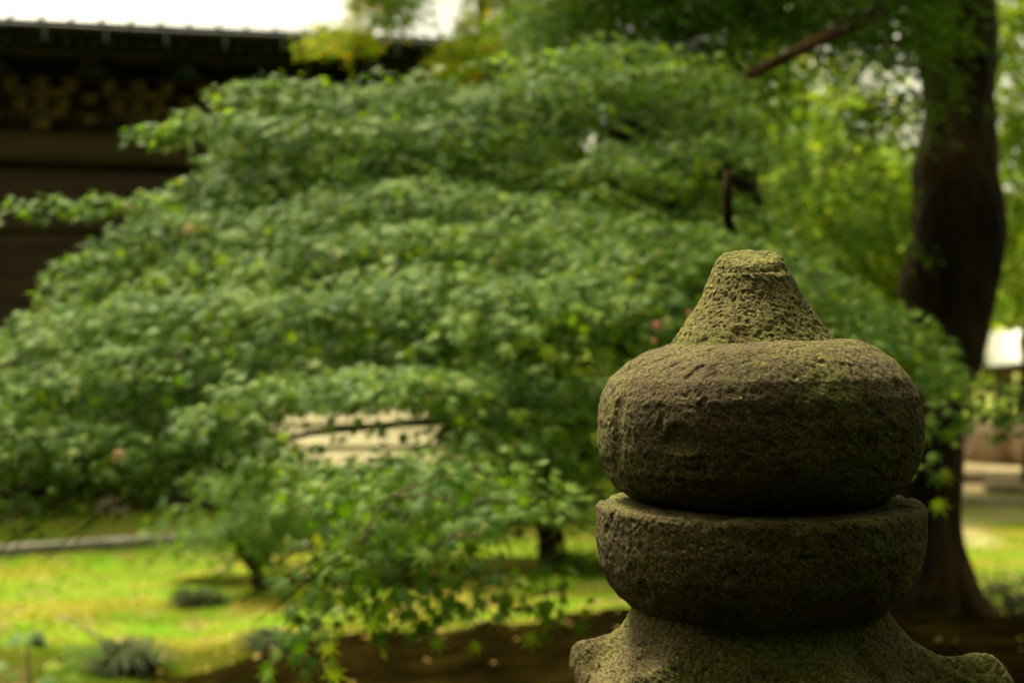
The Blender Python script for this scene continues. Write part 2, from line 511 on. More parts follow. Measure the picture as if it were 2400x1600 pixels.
# bare earth and sand by place; shade on the near lawn painted in too
soil_shade = sstep(0.05, 0.16, ground_z(GX, GY) * (GY < 8.2)) * sstep(7.30, 6.86, GY + 0.20 * vnoise(flat, 1.7, 5) + 0.10 * vnoise(flat, 6, 25))
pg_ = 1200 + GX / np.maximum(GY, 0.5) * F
soil_shade = np.maximum(soil_shade, sstep(180, 480, pg_ + 120 * vnoise(flat, 2.2, 27)) * sstep(7.8, 7.25, GY + 0.3 * vnoise(flat, 1.9, 26)))  # shadow band along the near edge, painted as dark ground
soil_shade = np.maximum(soil_shade, sstep(1450, 1520, 1200 + GX / np.maximum(GY, 0.5) * F) * sstep(9.0, 8.5, GY + 0.35 * vnoise(flat, 1.3, 15)))
soil_shade = np.maximum(soil_shade, sstep(6.3, 5.6, GY + 0.5 * vnoise(flat, 1.1, 6)) )
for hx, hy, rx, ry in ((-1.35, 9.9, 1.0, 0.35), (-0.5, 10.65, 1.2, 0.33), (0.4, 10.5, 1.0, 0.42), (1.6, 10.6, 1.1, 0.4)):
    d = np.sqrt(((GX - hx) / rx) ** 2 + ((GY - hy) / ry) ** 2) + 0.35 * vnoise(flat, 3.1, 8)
    soil_shade = np.maximum(soil_shade, 0.95 * sstep(1.1, 0.75, d))
soil_shade = np.maximum(soil_shade, 0.75 * sstep(8.7, 7.7, GY + 0.7 * vnoise(flat, 1.1, 17)))  # brownish ground and the shade over the near lawn, mixed in one tone
soil_shade = np.maximum(soil_shade, 0.45 * sstep(0.05, 0.5, vnoise(flat * np.array([1, 2, 1]), 0.9, 18)) * sstep(9.6, 8.4, GY))
strip = sstep(11.3, 11.9, GY + 0.1 * GX)      # darker grass along the hall
pxg = 1200 + GX / np.maximum(GY, 0.5) * F
sand = sstep(2.4, 3.6, GX + 0.8 * vnoise(flat, 0.5, 11)) * sstep(15.0, 16.2, GY) * sstep(32, 28, GY)
sand = np.maximum(sand, 0.5 * sstep(2.2, 3.4, GX) * sstep(10.5, 11.5, GY) * sstep(0.0, 0.4, vnoise(flat, 0.8, 12)))
nr, nc = GX.shape
idx = np.arange(nr * nc).reshape(nr, nc)
fc = np.stack([idx[:-1, :-1], idx[:-1, 1:], idx[1:, 1:], idx[1:, :-1]], -1).reshape(-1, 4)
gme = np_mesh('ground', pts.reshape(-1, 3), fc)
for nm, arr in (('soil_shade', soil_shade), ('sand', sand)):
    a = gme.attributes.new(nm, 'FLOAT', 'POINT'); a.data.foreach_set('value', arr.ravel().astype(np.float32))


def ground_mat():
    m = bpy.data.materials.new('mossy garden ground'); m.use_nodes = True
    t = m.node_tree; L = t.links.new; b = t.nodes['Principled BSDF']
    b.inputs['Roughness'].default_value = 1.0; b.inputs['Specular IOR Level'].default_value = 0.0
    tc = t.nodes.new('ShaderNodeTexCoord')
    def noise(sc, det=6):
        n = t.nodes.new('ShaderNodeTexNoise'); n.inputs['Scale'].default_value = sc; n.inputs['Detail'].default_value = det
        L(tc.outputs['Object'], n.inputs['Vector']); return n.outputs[0]
    def ramp(src, stops):
        c = t.nodes.new('ShaderNodeValToRGB'); e = c.color_ramp.elements
        while len(e) < len(stops): e.new(0.5)
        for q, (p, col) in zip(e, stops): q.position = p; q.color = (*col, 1)
        L(src, c.inputs[0]); return c.outputs[0]
    def mix(f, a, c):
        x = t.nodes.new('ShaderNodeMixRGB'); L(f, x.inputs[0]); L(a, x.inputs[1]); L(c, x.inputs[2]); return x.outputs[0]
    moss = ramp(noise(0.9, 4), [(0.36, (0.22, 0.205, 0.026)), (0.45, (0.18, 0.22, 0.022)), (0.54, (0.11, 0.235, 0.014)), (0.64, (0.24, 0.215, 0.036))])
    fine = ramp(noise(26, 5), [(0.3, (0.75, 0.75, 0.7)), (0.7, (1.1, 1.1, 1.05))])
    mul = t.nodes.new('ShaderNodeMixRGB'); mul.blend_type = 'MULTIPLY'; mul.inputs[0].default_value = 1
    L(moss, mul.inputs[1]); L(fine, mul.inputs[2])
    bare = ramp(noise(3.4, 7), [(0.54, (0, 0, 0)), (0.64, (0.7, 0.7, 0.7))])
    tanc = ramp(noise(11), [(0.3, (0.17, 0.11, 0.05)), (0.7, (0.30, 0.21, 0.10))])
    c1 = mix(bare, mul.outputs[0], tanc)
    soil_shadec = ramp(noise(4, 9), [(0.3, (0.0035, 0.0025, 0.0006)), (0.5, (0.009, 0.0065, 0.0013)), (0.62, (0.017, 0.011, 0.002)), (0.75, (0.020, 0.021, 0.0025))])  # dark earth tone, which also paints the shadow band
    a1 = t.nodes.new('ShaderNodeAttribute'); a1.attribute_name = 'soil_shade'
    c2 = mix(a1.outputs['Fac'], c1, soil_shadec)
    sandc = ramp(noise(2.2, 7), [(0.3, (0.42, 0.31, 0.18)), (0.7, (0.62, 0.49, 0.31))])
    a2 = t.nodes.new('ShaderNodeAttribute'); a2.attribute_name = 'sand'
    c3 = mix(a2.outputs['Fac'], c2, sandc)
    L(c3, b.inputs['Base Color'])
    bp = t.nodes.new('ShaderNodeBump'); bp.inputs['Strength'].default_value = 0.8; bp.inputs['Distance'].default_value = 0.03
    L(noise(30, 8), bp.inputs['Height']); L(bp.outputs[0], b.inputs['Normal'])
    return m


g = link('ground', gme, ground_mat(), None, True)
tag(g, kind='structure')


def gz(x, y):
    return float(ground_z(np.array(float(x)), np.array(float(y))))


# ================================================================== STONE LANTERN
LX, LY = (1778 - 1200) / F * 1.53, 1.53
lantern = empty('stone_lantern', (LX, LY, gz(LX, LY)))
L0 = np.array([LX, LY, gz(LX, LY)])
tag(lantern, 'weathered mossy stone lantern with round jewel finial standing close in front of the maple', 'lantern')
KP = 1.53 / F


def resample(keys, n):
    k = np.array(keys, float)
    d = np.r_[0, np.cumsum(np.hypot(*np.diff(k, axis=0).T))]
    t = d / d[-1]
    # Catmull-like smoothing by dense linear then blur
    tt = np.linspace(0, 1, n)
    out = np.stack([np.interp(tt, t, k[:, i]) for i in range(2)], -1)
    w_ = max(3, n // 90) | 1
    ker = np.hanning(w_ + 2)[1:-1]; ker /= ker.sum()
    pad = w_ // 2
    for i in range(2):
        q = np.r_[2 * out[0, i] - out[pad:0, i][::-1][::1] if False else np.full(pad, out[0, i]), out[:, i], np.full(pad, out[-1, i])]
        out[:, i] = np.convolve(q, ker, 'valid')
    return out


def rough_grid(verts, wrap, amps, seed, rot=0.0):
    """push a grid of points along its normals by stone relief"""
    du = np.roll(verts, -1, 1) - np.roll(verts, 1, 1)
    dv = np.gradient(verts, axis=0)
    n = -norm(np.cross(du, dv))
    big, mid, chis, pit = amps
    a = R(-32)
    q = verts.copy()
    # chisel strokes run down to the right over the face
    sx = q[..., 0] * math.cos(a) + q[..., 2] * math.sin(a)
    sz = -q[..., 0] * math.sin(a) + q[..., 2] * math.cos(a)
    st = np.stack([sx * 0.35, q[..., 1] * 0.6, sz], -1)
    h = big * vnoise(q, 9, seed) + big * 0.6 * vnoise(q, 21, seed + 1) + mid * vnoise(q, 55, seed + 2) + mid * 0.6 * vnoise(q, 120, seed + 3)
    h += chis * vnoise(st, 210, seed + 4) + chis * 0.6 * vnoise(st, 420, seed + 5)
    pn = vnoise(st * np.array([2.0, 1.3, 1]), 330, seed + 6)
    pn2 = vnoise(q, 60, seed + 7)
    h -= pit * sstep(0.25, 0.6, pn + 0.3 * pn2)
    h -= pit * 0.6 * sstep(0.35, 0.6, vnoise(q, 480, seed + 8))
    h -= 0.0026 * sstep(0.42, 0.75, vnoise(q, 30, seed + 9)) + 0.0016 * sstep(0.5, 0.75, vnoise(q, 75, seed + 10))
    return verts + n * h[..., None]


def lathe_lr(name, left, right, nt_, nz, amps, seed, mt, tilt=None):
    """left/right: (radius, z) keys seen in the photograph on either side of the axis; blended around"""
    pl, pr = resample(left, nz), resample(right, nz)
    th = np.arange(nt_) / nt_ * 2 * math.pi
    wr = (1 + np.cos(th)) / 2
    rr = pl[:, None, 0] * (1 - wr) + pr[:, None, 0] * wr
    zz = pl[:, None, 1] * (1 - wr) + pr[:, None, 1] * wr
    rr = rr * (1 + 0.010 * np.sin(2 * th + seed) + 0.006 * np.sin(5 * th + seed * 2))
    v = np.stack([rr * np.cos(th), rr * np.sin(th), zz], -1)
    if tilt is not None: v = tilt(v)
    v = rough_grid(v, True, amps, seed)
    n = nt_
    id_ = np.arange(nz * n).reshape(nz, n)
    j2 = np.roll(id_, -1, 1)
    f = np.stack([id_[:-1], j2[:-1], j2[1:], id_[1:]], -1).reshape(-1, 4)
    me = np_mesh(name, v.reshape(-1, 3) + np.array([0, 0, -L0[2]]), f[:, ::-1])
    return link(name, me, mt, lantern, True)


def keys(pts_, side, cx=1778):
    return [(abs(x - cx) * KP * 0.977, CH - (y - 800) * KP) for x, y in pts_]


zc = lambda y: CH - (y - 800) * KP
# truncated top cone, its broken top leaning towards the viewer
cl = [(0.0, zc(594))] + [(q[0], q[1]) for q in keys([(1706, 591), (1692, 594), (1685, 604), (1674, 630), (1659, 666), (1638, 708), (1604, 752), (1564, 808), (1540, 830)], 0)]
cr_ = [(0.0, zc(594))] + [(q[0], q[1]) for q in keys([(1812, 591), (1824, 593), (1832, 604), (1847, 641), (1870, 683), (1906, 729), (1940, 771), (1966, 800), (1990, 822)], 1)]
wid = lambda z: 8 * KP * max(0.0, min(1.0, (z - zc(760)) / (zc(640) - zc(760))))
cl = [(r + (wid(z) if i else 0), z) for i, (r, z) in enumerate(cl)]; cr_ = [(r + (wid(z) if i else 0), z) for i, (r, z) in enumerate(cr_)]
# the axis of the cone leans a little left: shift by recentring on px 1760
cl = [(max(0.0, r - 14 * KP * 1.0) if i else 0.0, z) for i, (r, z) in enumerate(cl)]
cr_ = [(r + 14 * KP if i else 0.0, z) for i, (r, z) in enumerate(cr_)]


def tilt_tip(v):
    v = v.copy()
    top = sstep(zc(650), zc(604), v[..., 2])
    v[..., 2] += top * (v[..., 1] * 0.31 + v[..., 0] * 0.05 - 9 * KP)
    v[..., 0] -= 14 * KP
    return v


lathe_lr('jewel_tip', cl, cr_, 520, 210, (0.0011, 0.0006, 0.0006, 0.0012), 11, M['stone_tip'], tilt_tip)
bl = [(0.02, zc(800))] + keys([(1590, 803), (1565, 808), (1510, 826), (1468, 849), (1426, 887), (1405, 929), (1397, 982), (1398, 1045), (1409, 1095), (1435, 1137), (1468, 1161), (1510, 1176)], 0) + [(0.03, zc(1186))]
br = [(0.02, zc(792))] + keys([(1945, 795), (1975, 796), (2012, 799), (2049, 814), (2091, 843), (2125, 881), (2146, 922), (2156, 982), (2154, 1045), (2142, 1087), (2121, 1121), (2090, 1150), (2050, 1170)], 1) + [(0.03, zc(1184))]
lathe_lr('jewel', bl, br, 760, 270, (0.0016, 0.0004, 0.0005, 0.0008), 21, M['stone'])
wl = [(0.02, zc(1168))] + keys([(1470, 1170), (1404, 1173), (1394, 1175), (1387, 1186), (1388, 1259), (1399, 1320), (1421, 1362), (1445, 1392), (1473, 1416), (1510, 1439)], 0) + [(0.110, zc(1446)), (0.03, zc(1447))]
wr_ = [(0.02, zc(1166))] + keys([(2100, 1167), (2150, 1170), (2163, 1173), (2172, 1188), (2171, 1254), (2161, 1310), (2142, 1352), (2104, 1395), (2067, 1423), (2030, 1439)], 1) + [(0.110, zc(1445)), (0.03, zc(1447))]
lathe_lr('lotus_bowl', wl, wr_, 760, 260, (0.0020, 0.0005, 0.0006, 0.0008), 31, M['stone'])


def kasa():
    """six-sided roof with ridges that curl up at the corners"""
    NT, NS = 900, 220
    th = np.arange(NT) / NT * 2 * math.pi
    corners = [(-10, 1.0, 1.0), (50, 0.98, 1.0), (110, 1.0, 1.0), (168, 0.77, 0.95), (227, 0.95, 1.04), (290, 1.0, 1.0)]
    near = np.full(NT, 9.0); fac = np.ones(NT); lift = np.ones(NT)
    for a, m_, lf in corners:
        d = np.abs((th - R(a) + math.pi) % (2 * math.pi) - math.pi)
        k = d < near
        near = np.where(k, d, near); fac = np.where(k, m_, fac); lift = np.where(k, lf, lift)
    fac = np.convolve(np.r_[fac[-40:], fac, fac[:40]], np.hanning(81) / np.hanning(81).sum(), 'valid')
    lift = np.convolve(np.r_[lift[-40:], lift, lift[:40]], np.hanning(81) / np.hanning(81).sum(), 'valid')
    Rc = 0.262
    edge = Rc * math.cos(R(30)) / np.cos(R(30) - np.minimum(near, R(30))) * (1 - 0.05 * sstep(0, R(30), near)) * fac
    edge = np.minimum(edge, Rc * fac * (1 - 0.02))
    s = np.linspace(0, 1, NS)
    r0 = 0.118
    rr = r0 + s[:, None] * (edge[None] - r0)
    ridge = np.interp(rr / (0.262) * 0.262, [0.110, 0.128, 0.137, 0.147, 0.162, 0.178, 0.195, 0.218, 0.241, 0.254, 0.262], [1.440, 1.430, 1.414, 1.398, 1.383, 1.374, 1.369, 1.3685, 1.366, 1.358, 1.340])
    face = np.interp(rr, [0.110, 0.128, 0.140, 0.155, 0.18, 0.21, 0.24, 0.262], [1.440, 1.428, 1.398, 1.366, 1.334, 1.312, 1.300, 1.296])
    wdt = 0.10 + 0.20 * (1 - s[:, None]) ** 2 + 0.05 * s[:, None]
    e = np.exp(-(near[None] / wdt) ** 2)
    # rounded curl on each tip
    bump = 0.007 * np.exp(-((rr - edge[None] * 0.90) / 0.022) ** 2) * np.exp(-(near[None] / 0.13) ** 2)
    z = face * (1 - e) + ridge * e + bump
    z = z + (lift[None] - 1) * (0.15 * sstep(0.08, 0.45, s)[:, None] - 0.08 * sstep(0.72, 1.0, s)[:, None]) * e
    v = np.stack([rr * np.cos(th), rr * np.sin(th), z], -1)
    # outer face and underside
    rows = [v]
    for k, (dr, dz) in enumerate([(0.004, -0.006), (0.006, -0.014), (0.006, -0.022), (0.004, -0.030), (0.001, -0.038), (-0.004, -0.045), (-0.02, -0.050)]):
        rows.append(np.stack([(edge + dr) * np.cos(th), (edge + dr) * np.sin(th), v[-1, :, 2] + dz], -1)[None])
    for q in (0.6, 0.3, 0.0):
        re = 0.06 + (edge - 0.02 - 0.06) * q
        rows.append(np.stack([re * np.cos(th), re * np.sin(th), 1.245 * (1 - q) + (v[-1, :, 2] - 0.05) * q], -1)[None])
    v = np.concatenate(rows)
    v = rough_grid(v, True, (0.0030, 0.0009, 0.0006, 0.0011), 41)
    nz = v.shape[0]
    id_ = np.arange(nz * NT).reshape(nz, NT); j2 = np.roll(id_, -1, 1)
    f = np.stack([id_[:-1], j2[:-1], j2[1:], id_[1:]], -1).reshape(-1, 4)
    me = np_mesh('lantern_roof', v.reshape(-1, 3) + np.array([0, 0, -L0[2]]), f[:, ::-1])
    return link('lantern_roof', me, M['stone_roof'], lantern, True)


kasa()


def prism(mb, n, r_z, rot=0.0):
    v, f = [], []
    for r, z in r_z:
        for k in range(n):
            a = rot + 2 * math.pi * k / n
            v.append((r * math.cos(a), r * math.sin(a), z))
    m = len(r_z)
    for i in range(m - 1):
        for k in range(n):
            f.append((i * n + k, i * n + (k + 1) % n, (i + 1) * n + (k + 1) % n, (i + 1) * n + k))
    f.append(tuple(range(n))[::-1]); f.append(tuple((m - 1) * n + k for k in range(n)))
    return mb.add(v, f)


zl = -L0[2]
mb = MB(); prism(mb, 6, [(0.115, 1.00 + zl), (0.118, 1.01 + zl), (0.118, 1.04 + zl), (0.112, 1.05 + zl)], R(-10)); prism(mb, 6, [(0.112, 1.20 + zl), (0.118, 1.21 + zl), (0.118, 1.25 + zl)], R(-10))
for k in range(6):
    a = R(-10 + 60 * k); mb.tube([(0.098 * math.cos(a), 0.098 * math.sin(a), 1.045 + zl), (0.098 * math.cos(a), 0.098 * math.sin(a), 1.205 + zl)], [0.018, 0.018], 8)
mb.build('fire_box', M['stone'], lantern)
mb = MB(); prism(mb, 6, [(0.13, 0.86 + zl), (0.21, 0.93 + zl), (0.22, 0.95 + zl), (0.22, 0.99 + zl), (0.205, 1.0 + zl)], R(-10)); mb.build('platform', M['stone'], lantern)
mb = MB(); prism(mb, 24, [(0.125, 0.16 + zl), (0.10, 0.22 + zl), (0.096, 0.50 + zl), (0.108, 0.51 + zl), (0.108, 0.55 + zl), (0.096, 0.56 + zl), (0.10, 0.82 + zl), (0.12, 0.86 + zl)]); mb.build('shaft', M['stone'], lantern)
mb = MB(); prism(mb, 6, [(0.28, -0.12 + zl + L0[2]), (0.28, 0.08 + zl), (0.26, 0.10 + zl), (0.15, 0.16 + zl)], R(-10)); mb.build('base_stone', M['stone'], lantern)

# a speck of cobweb thread hanging between bowl and roof is left to the grain of the stone

# ================================================================== TEMPLE HALL
TH = R(12.5)
HA = np.array([math.cos(TH), math.sin(TH), 0]); HB = np.array([-math.sin(TH), math.cos(TH), 0])
HC = 13.8 * (math.cos(TH) + 0.36 * math.sin(TH))
U0, U1 = -8.0, 5.5
hall = empty('temple_hall', (HB * HC)[:3], TH)      # local frame: x along the front, y inwards, z up; eave edge at y = 0
tag(hall, 'dark wooden temple hall with wide pale ribbed roof behind the maple on the left', 'temple')


def part(name, me, mt, parent, loc=(0, 0, 0), rot=(0, 0, 0)):
    o = link(name, me, mt, parent); o.location = loc; o.rotation_euler = rot
    return o


def box_mesh(name, x0, x1, y0, y1, z0, z1, b=0.0):
    me = bpy.data.meshes.new(name); m_ = MB().box(x0, x1, y0, y1, z0, z1, b); me.from_pydata(m_.v, [], m_.f); me.update()
    return me


EZ = CH + (800 - 42) / F * 13.8           # eave height at the roof edge
SL = R(27)
PITCH = 0.283
NCOL = int((U1 - U0) / PITCH)
# roof sheets between ribs, in overlapping courses
ln = 0.46
sheet = box_mesh('roof_sheet', 0.012, PITCH - 0.012, 0, ln + 0.03, -0.012, 0.0, 0)
rib = bpy.data.meshes.new('roof_rib'); m_ = MB()
m_.tube([(0, -0.03, 0.0), (0, 3.4, 0.0)], [0.026, 0.026], 8); rib.from_pydata(m_.v, [], m_.f); rib.update()
for c in range(NCOL):
    x = U0 + c * PITCH
    part('roof_rib', rib, M['roof_rib'], hall, (x, 0, EZ + 0.012), (SL, 0, 0))
    for k in range(3):
        s0 = k * ln
        part('roof_sheet', sheet, M['roof'], hall, (x, s0 * math.cos(SL), EZ + s0 * math.sin(SL) + 0.003 * k * 0 + 0.004), (SL + R(0.9) * 1, 0, 0))
# upper roof slab, rear slope and ridge
s3 = 3 * ln
mb = MB()
ya, za = s3 * math.cos(SL), EZ + s3 * math.sin(SL)
yb, zb = 4.6, EZ + 4.6 * math.tan(SL) + 0.35
mb.add([(U0, ya, za), (U1, ya, za), (U1 - 2.2, yb, zb), (U0, yb, zb), (U0, ya, za - 0.15), (U1, ya, za - 0.15), (U1 - 2.2, yb, zb - 0.2), (U0, yb, zb - 0.2),
        (U1, 9.2, EZ), (U0, 9.2, EZ), (U1, 0.06, EZ - 0.012)],
       [(0, 1, 2, 3), (4, 7, 6, 5), (0, 3, 7, 4), (3, 2, 8, 9), (1, 10, 8, 2)])
o = mb.build('upper_roof', M['roof'], hall)
mb = MB(); mb.tube([(U0, yb, zb + 0.1), (U1 - 2.1, yb, zb + 0.1)], [0.2, 0.2], 10); mb.build('ridge', M['roof_rib'], hall)
# eave edge: black boards, gutter, rafters with pale ends, hooks
mb = MB(); mb.box(U0, U1, -0.02, 0.10, EZ - 0.115, EZ - 0.022, 0.01); mb.build('eave_board', M['black_wood'], hall)
mb = MB()
n_ = 12
gp = [(U0 + (U1 - U0) * i / 40, -0.055, EZ - 0.085 - 0.004 * math.sin(i * 0.9)) for i in range(41)]
mb.tube(gp, [0.045] * 41, 8); mb.build('gutter', M['black_wood'], hall, True)
raf = bpy.data.meshes.new('rafter'); m_ = MB()
m_.box(-0.028, 0.028, 0.03, 1.9, -0.035, 0.035, 0.006); raf.from_pydata(m_.v, [], m_.f); raf.update()
rend = bpy.data.meshes.new('rafter_end'); m_ = MB()
m_.tube([(0, 0.022, 0), (0, 0.030, 0)], [0.030, 0.030], 10); rend.from_pydata(m_.v, [], m_.f); rend.update()
RSP = 0.1395
zr0 = CH + (800 - 84) / F * 13.75
for i in range(int((U1 - U0) / RSP)):
    x = U0 + 0.05 + i * RSP
    r_ = part('rafter', raf, M['black_wood'], hall, (x, 0.02, zr0), (R(9), 0, 0))
    if i % 4 != 1:
        part('rafter_end', rend, M['beam_wood'], r_)
hook = bpy.data.meshes.new('gutter_hook'); m_ = MB()
m_.box(-0.013, 0.013, -0.125, -0.115, -0.20, 0.0); m_.box(-0.013, 0.013, -0.125, 0.0, -0.004, 0.004); hook.from_pydata(m_.v, [], m_.f); hook.update()
for i in range(int((U1 - U0) / 0.572)):
    part('gutter_hook', hook, M['strap'], hall, (U0 + 0.27 + i * 0.572, 0, EZ - 0.02))
mb = MB(); mb.add([(U0, 0.06, EZ - 0.10 - 0.07), (U1, 0.06, EZ - 0.17), (U1, 2.3, EZ + 0.22), (U0, 2.3, EZ + 0.22), (U0, 0.06, EZ - 0.12), (U1, 0.06, EZ - 0.12), (U1, 2.3, EZ + 0.30), (U0, 2.3, EZ + 0.30)],
                  [(0, 1, 2, 3), (4, 7, 6, 5), (0, 4, 5, 1), (3, 2, 6, 7), (0, 3, 7, 4), (1, 5, 6, 2)])
mb.build('soffit', M['black_wood'], hall)
# second, lower eave board that closes the black band
mb = MB(); mb.box(U0, U1, 0.28, 0.40, CH + (800 - 116) / F * 14.1, CH + (800 - 96) / F * 14.1 + 0.04, 0.01); mb.build('eave_batten', M['black_wood'], hall)

WV = 1.25                                    # wall plane
zw = lambda y: CH + (800 - y) / F * 15.05
W1 = U1 - 1.3
mb = MB(); mb.box(U0, W1, WV + 0.06, WV + 6.5, 0.45, EZ + 0.25); mb.build('wall_core', M['dark_wood'], hall)
# beams
def beam(name, ya_, yb_, proud, mt, b=0.012):
    mb = MB(); mb.box(U0, W1 + 0.02, WV - proud, WV + 0.055, zw(yb_), zw(ya_), b); return mb.build(name, mt, hall)
beam('top_beam', 118, 132, 0.10, M['ochre_wood'])
beam('frieze_beam', 176, 190, 0.12, M['beam_wood'])
beam('head_beam', 313, 380, 0.14, M['beam_wood'])
beam('tie_beam', 402, 470, 0.07, M['dark_wood'])
beam('nageshi_beam', 492, 540, 0.05, M['dark_wood'])
beam('rail_beam', 925, 985, 0.09, M['pink_wood'])
# plank wall
z = 0.50; k = 0
top = zw(545)
while z < top - 0.05:
    h_ = random.uniform(0.20, 0.27)
    h_ = min(h_, top - z)
    x = U0
    while x < W1:
        l_ = random.uniform(1.6, 2.6); x2 = min(x + l_, W1)
        mb = MB(); mb.box(x, x2 - 0.004, WV + 0.01 - random.uniform(0, 0.012), WV + 0.05, z, z + h_ - 0.012, 0.004)
        mb.build('wall_plank', M['dark_wood'], hall)
        x = x2
    z += h_
# posts
for u in (-7.9, -5.1, -2.35, 0.55, 3.4, W1):
    mb = MB(); mb.tube([(u, WV - 0.02, 0.42), (u, WV - 0.02, zw(190) - 0.01)], [0.125, 0.12], 16); mb.build('post', M['dark_wood'], hall, True)
# bracket sets
blk = bpy.data.meshes.new('bearing_block'); m_ = MB()
m_.add([(-0.05, -0.05, 0), (0.05, -0.05, 0), (0.05, 0.05, 0), (-0.05, 0.05, 0), (-0.075, -0.075, 0.05), (0.075, -0.075, 0.05), (0.075, 0.075, 0.05), (-0.075, 0.075, 0.05), (-0.075, -0.075, 0.10), (0.075, -0.075, 0.10), (0.075, 0.075, 0.10), (-0.075, 0.075, 0.10)],
       [(3, 2, 1, 0), (8, 9, 10, 11)] + [(i, (i + 1) % 4, 4 + (i + 1) % 4, 4 + i) for i in range(4)] + [(4 + i, 4 + (i + 1) % 4, 8 + (i + 1) % 4, 8 + i) for i in range(4)])
blk.from_pydata(m_.v, [], m_.f); blk.update()


def arm_mesh(L_):
    m_ = MB()
    n = 7; v = []
    for y in (-0.04, 0.04):
        v += [(-L_, y, 0.10), (-L_, y, 0.055), (-L_ * 0.75, y, 0.015), (-L_ * 0.5, y, 0), (L_ * 0.5, y, 0), (L_ * 0.75, y, 0.015), (L_, y, 0.055), (L_, y, 0.10)]
    f = [tuple(range(8)), tuple(range(8, 16))[::-1]] + [(i, i + 8, (i + 1) % 8 + 8, (i + 1) % 8) for i in range(8)]
    m_.add(v, [q[::-1] for q in f]); me = bpy.data.meshes.new('bracket_arm'); me.from_pydata(m_.v, [], m_.f); me.update(); return me


arm_s, arm_l = arm_mesh(0.26), arm_mesh(0.36)
ua = lambda px, v=WV: None


def u_of(px, v):
    k = (px - 1200) / F
    Y = (HC + v) / (math.cos(TH) - k * math.sin(TH))
    return k * Y * math.cos(TH) + Y * math.sin(TH)


SP = u_of(325, WV) - u_of(100, WV)
ub = u_of(100, WV)
for i in range(-6, 6):
    u = ub + i * SP
    if u < U0 + 0.3 or u > W1 - 0.2: continue
    bs = empty('bracket_set', (u, WV - 0.12, zw(308))); bs.parent = hall
    part('bearing_block', blk, M['ochre_wood'], bs, (0, 0, 0.0)).scale = (1.35, 1.35, 1.2)
    part('bracket_arm', arm_s, M['ochre_wood'], bs, (0, -0.005, 0.125))
    for dx in (-0.21, 0, 0.21): part('bearing_block', blk, M['ochre_wood'], bs, (dx, -0.01, 0.228))
    part('bracket_arm', arm_l, M['ochre_wood'], bs, (0, -0.08, 0.335))
    for dx in (-0.30, 0, 0.30): part('bearing_block', blk, M['ochre_wood'], bs, (dx, -0.08, 0.438))
    # strut with painted carving between the sets
    fs = empty('frog_leg_strut', (u + SP * 0.5, WV - 0.12, zw(176))); fs.parent = hall
    m_ = MB(); v = []
    for y in (-0.03, 0.03):
        v += [(-0.22, y, 0), (-0.20, y, 0.05), (-0.10, y, 0.10), (-0.06, y, 0.19), (0.06, y, 0.19), (0.10, y, 0.10), (0.20, y, 0.05), (0.22, y, 0), (0.12, y, 0.02), (0, y, 0.12), (-0.12, y, 0.02)]
    n = 11
    m_.add(v, [tuple(range(n))[::-1], tuple(range(n, 2 * n))] + [(j, (j + 1) % n, (j + 1) % n + n, j + n) for j in range(n)])
    m_.build('strut', M['ochre_wood'], fs)
    m_ = MB()
    m_.tube([(-0.17, -0.05, 0.03), (-0.09, -0.06, 0.045), (0.0, -0.06, 0.02), (0.09, -0.06, 0.045), (0.17, -0.05, 0.03)], [0.012, 0.03, 0.022, 0.03, 0.012], 8)
    if i % 2: m_.tube([(-0.05, -0.055, 0.13), (0.0, -0.06, 0.10), (0.07, -0.055, 0.07)], [0.02, 0.038, 0.02], 8)
    m_.build('carving', M['blue_paint'], fs, True)
    part('bearing_block', blk, M['ochre_wood'], fs, (0, 0, -0.30))
    part('bearing_block', blk, M['ochre_wood'], fs, (0, 0.0, -0.52))
# veranda
vz = 0.44
mb = MB(); mb.box(U0, W1 + 0.5, 0.0, 0.05, vz - 0.14, vz - 0.032, 0.008); mb.build('veranda_edge', M['pink_wood'], hall)
x = U0
while x < W1 + 0.4:
    mb = MB(); mb.box(x, x + 0.176, -0.03, WV + 0.05, vz - 0.03, vz, 0.004); mb.build('veranda_board', M['pink_wood'], hall); x += 0.18
for u in np.arange(U0 + 0.2, W1 + 0.4, 1.45):
    mb = MB(); mb.box(u - 0.06, u + 0.06, 0.10, 0.22, 0.17, vz - 0.035, 0.01); mb.build('veranda_post', M['black_wood'], hall)
us = u_of(262, 0.16)
for j, u in enumerate(np.arange(us - 4.35, W1 + 0.4, 1.45)):
    r_ = 0.17
    mb = MB(); prism(mb, 10, [(r_ * 1.05, -0.06), (r_ * random.uniform(0.98, 1.06), 0.06), (r_ * 0.72, 0.155), (r_ * 0.55, 0.165)], random.random())
    o = mb.build('foundation_stone', M['tan_stone'], hall, False); o.location = (u, 0.16, 0)
mb = MB(); mb.box(U0, W1 + 0.6, 0.62, 6.8, -0.1, 0.12, 0.02); mb.build('stone_plinth', M['tan_stone'], hall)
mb = MB(); mb.box(U0, W1 + 0.4, 0.75, 0.80, 0.12, vz - 0.03); mb.build('crawl_space_wall', M['black_wood'], hall)

# kerb stones in front of the hall
ka, kb = P(-160, 800, 11.0), P(1400, 800, 13.9)
ka = np.array([ka[0], ka[1]]); kb = np.array([kb[0], kb[1]])
kd = kb - ka; kl = np.linalg.norm(kd); kd /= kl
kerb = empty('stone_kerb', (ka[0], ka[1], 0), math.atan2(kd[1], kd[0]))
tag(kerb, 'low grey stone kerb running along the lawn in front of the hall', 'kerb')
x = 0
while x < kl:
    l_ = random.uniform(0.5, 0.8)
    mb = MB(); mb.box(x, x + l_ - 0.012, -0.07, 0.07, -0.05, 0.085 + random.uniform(-0.006, 0.006), 0.012); mb.build('kerb_stone', M['grey_stone'], kerb); x += l_

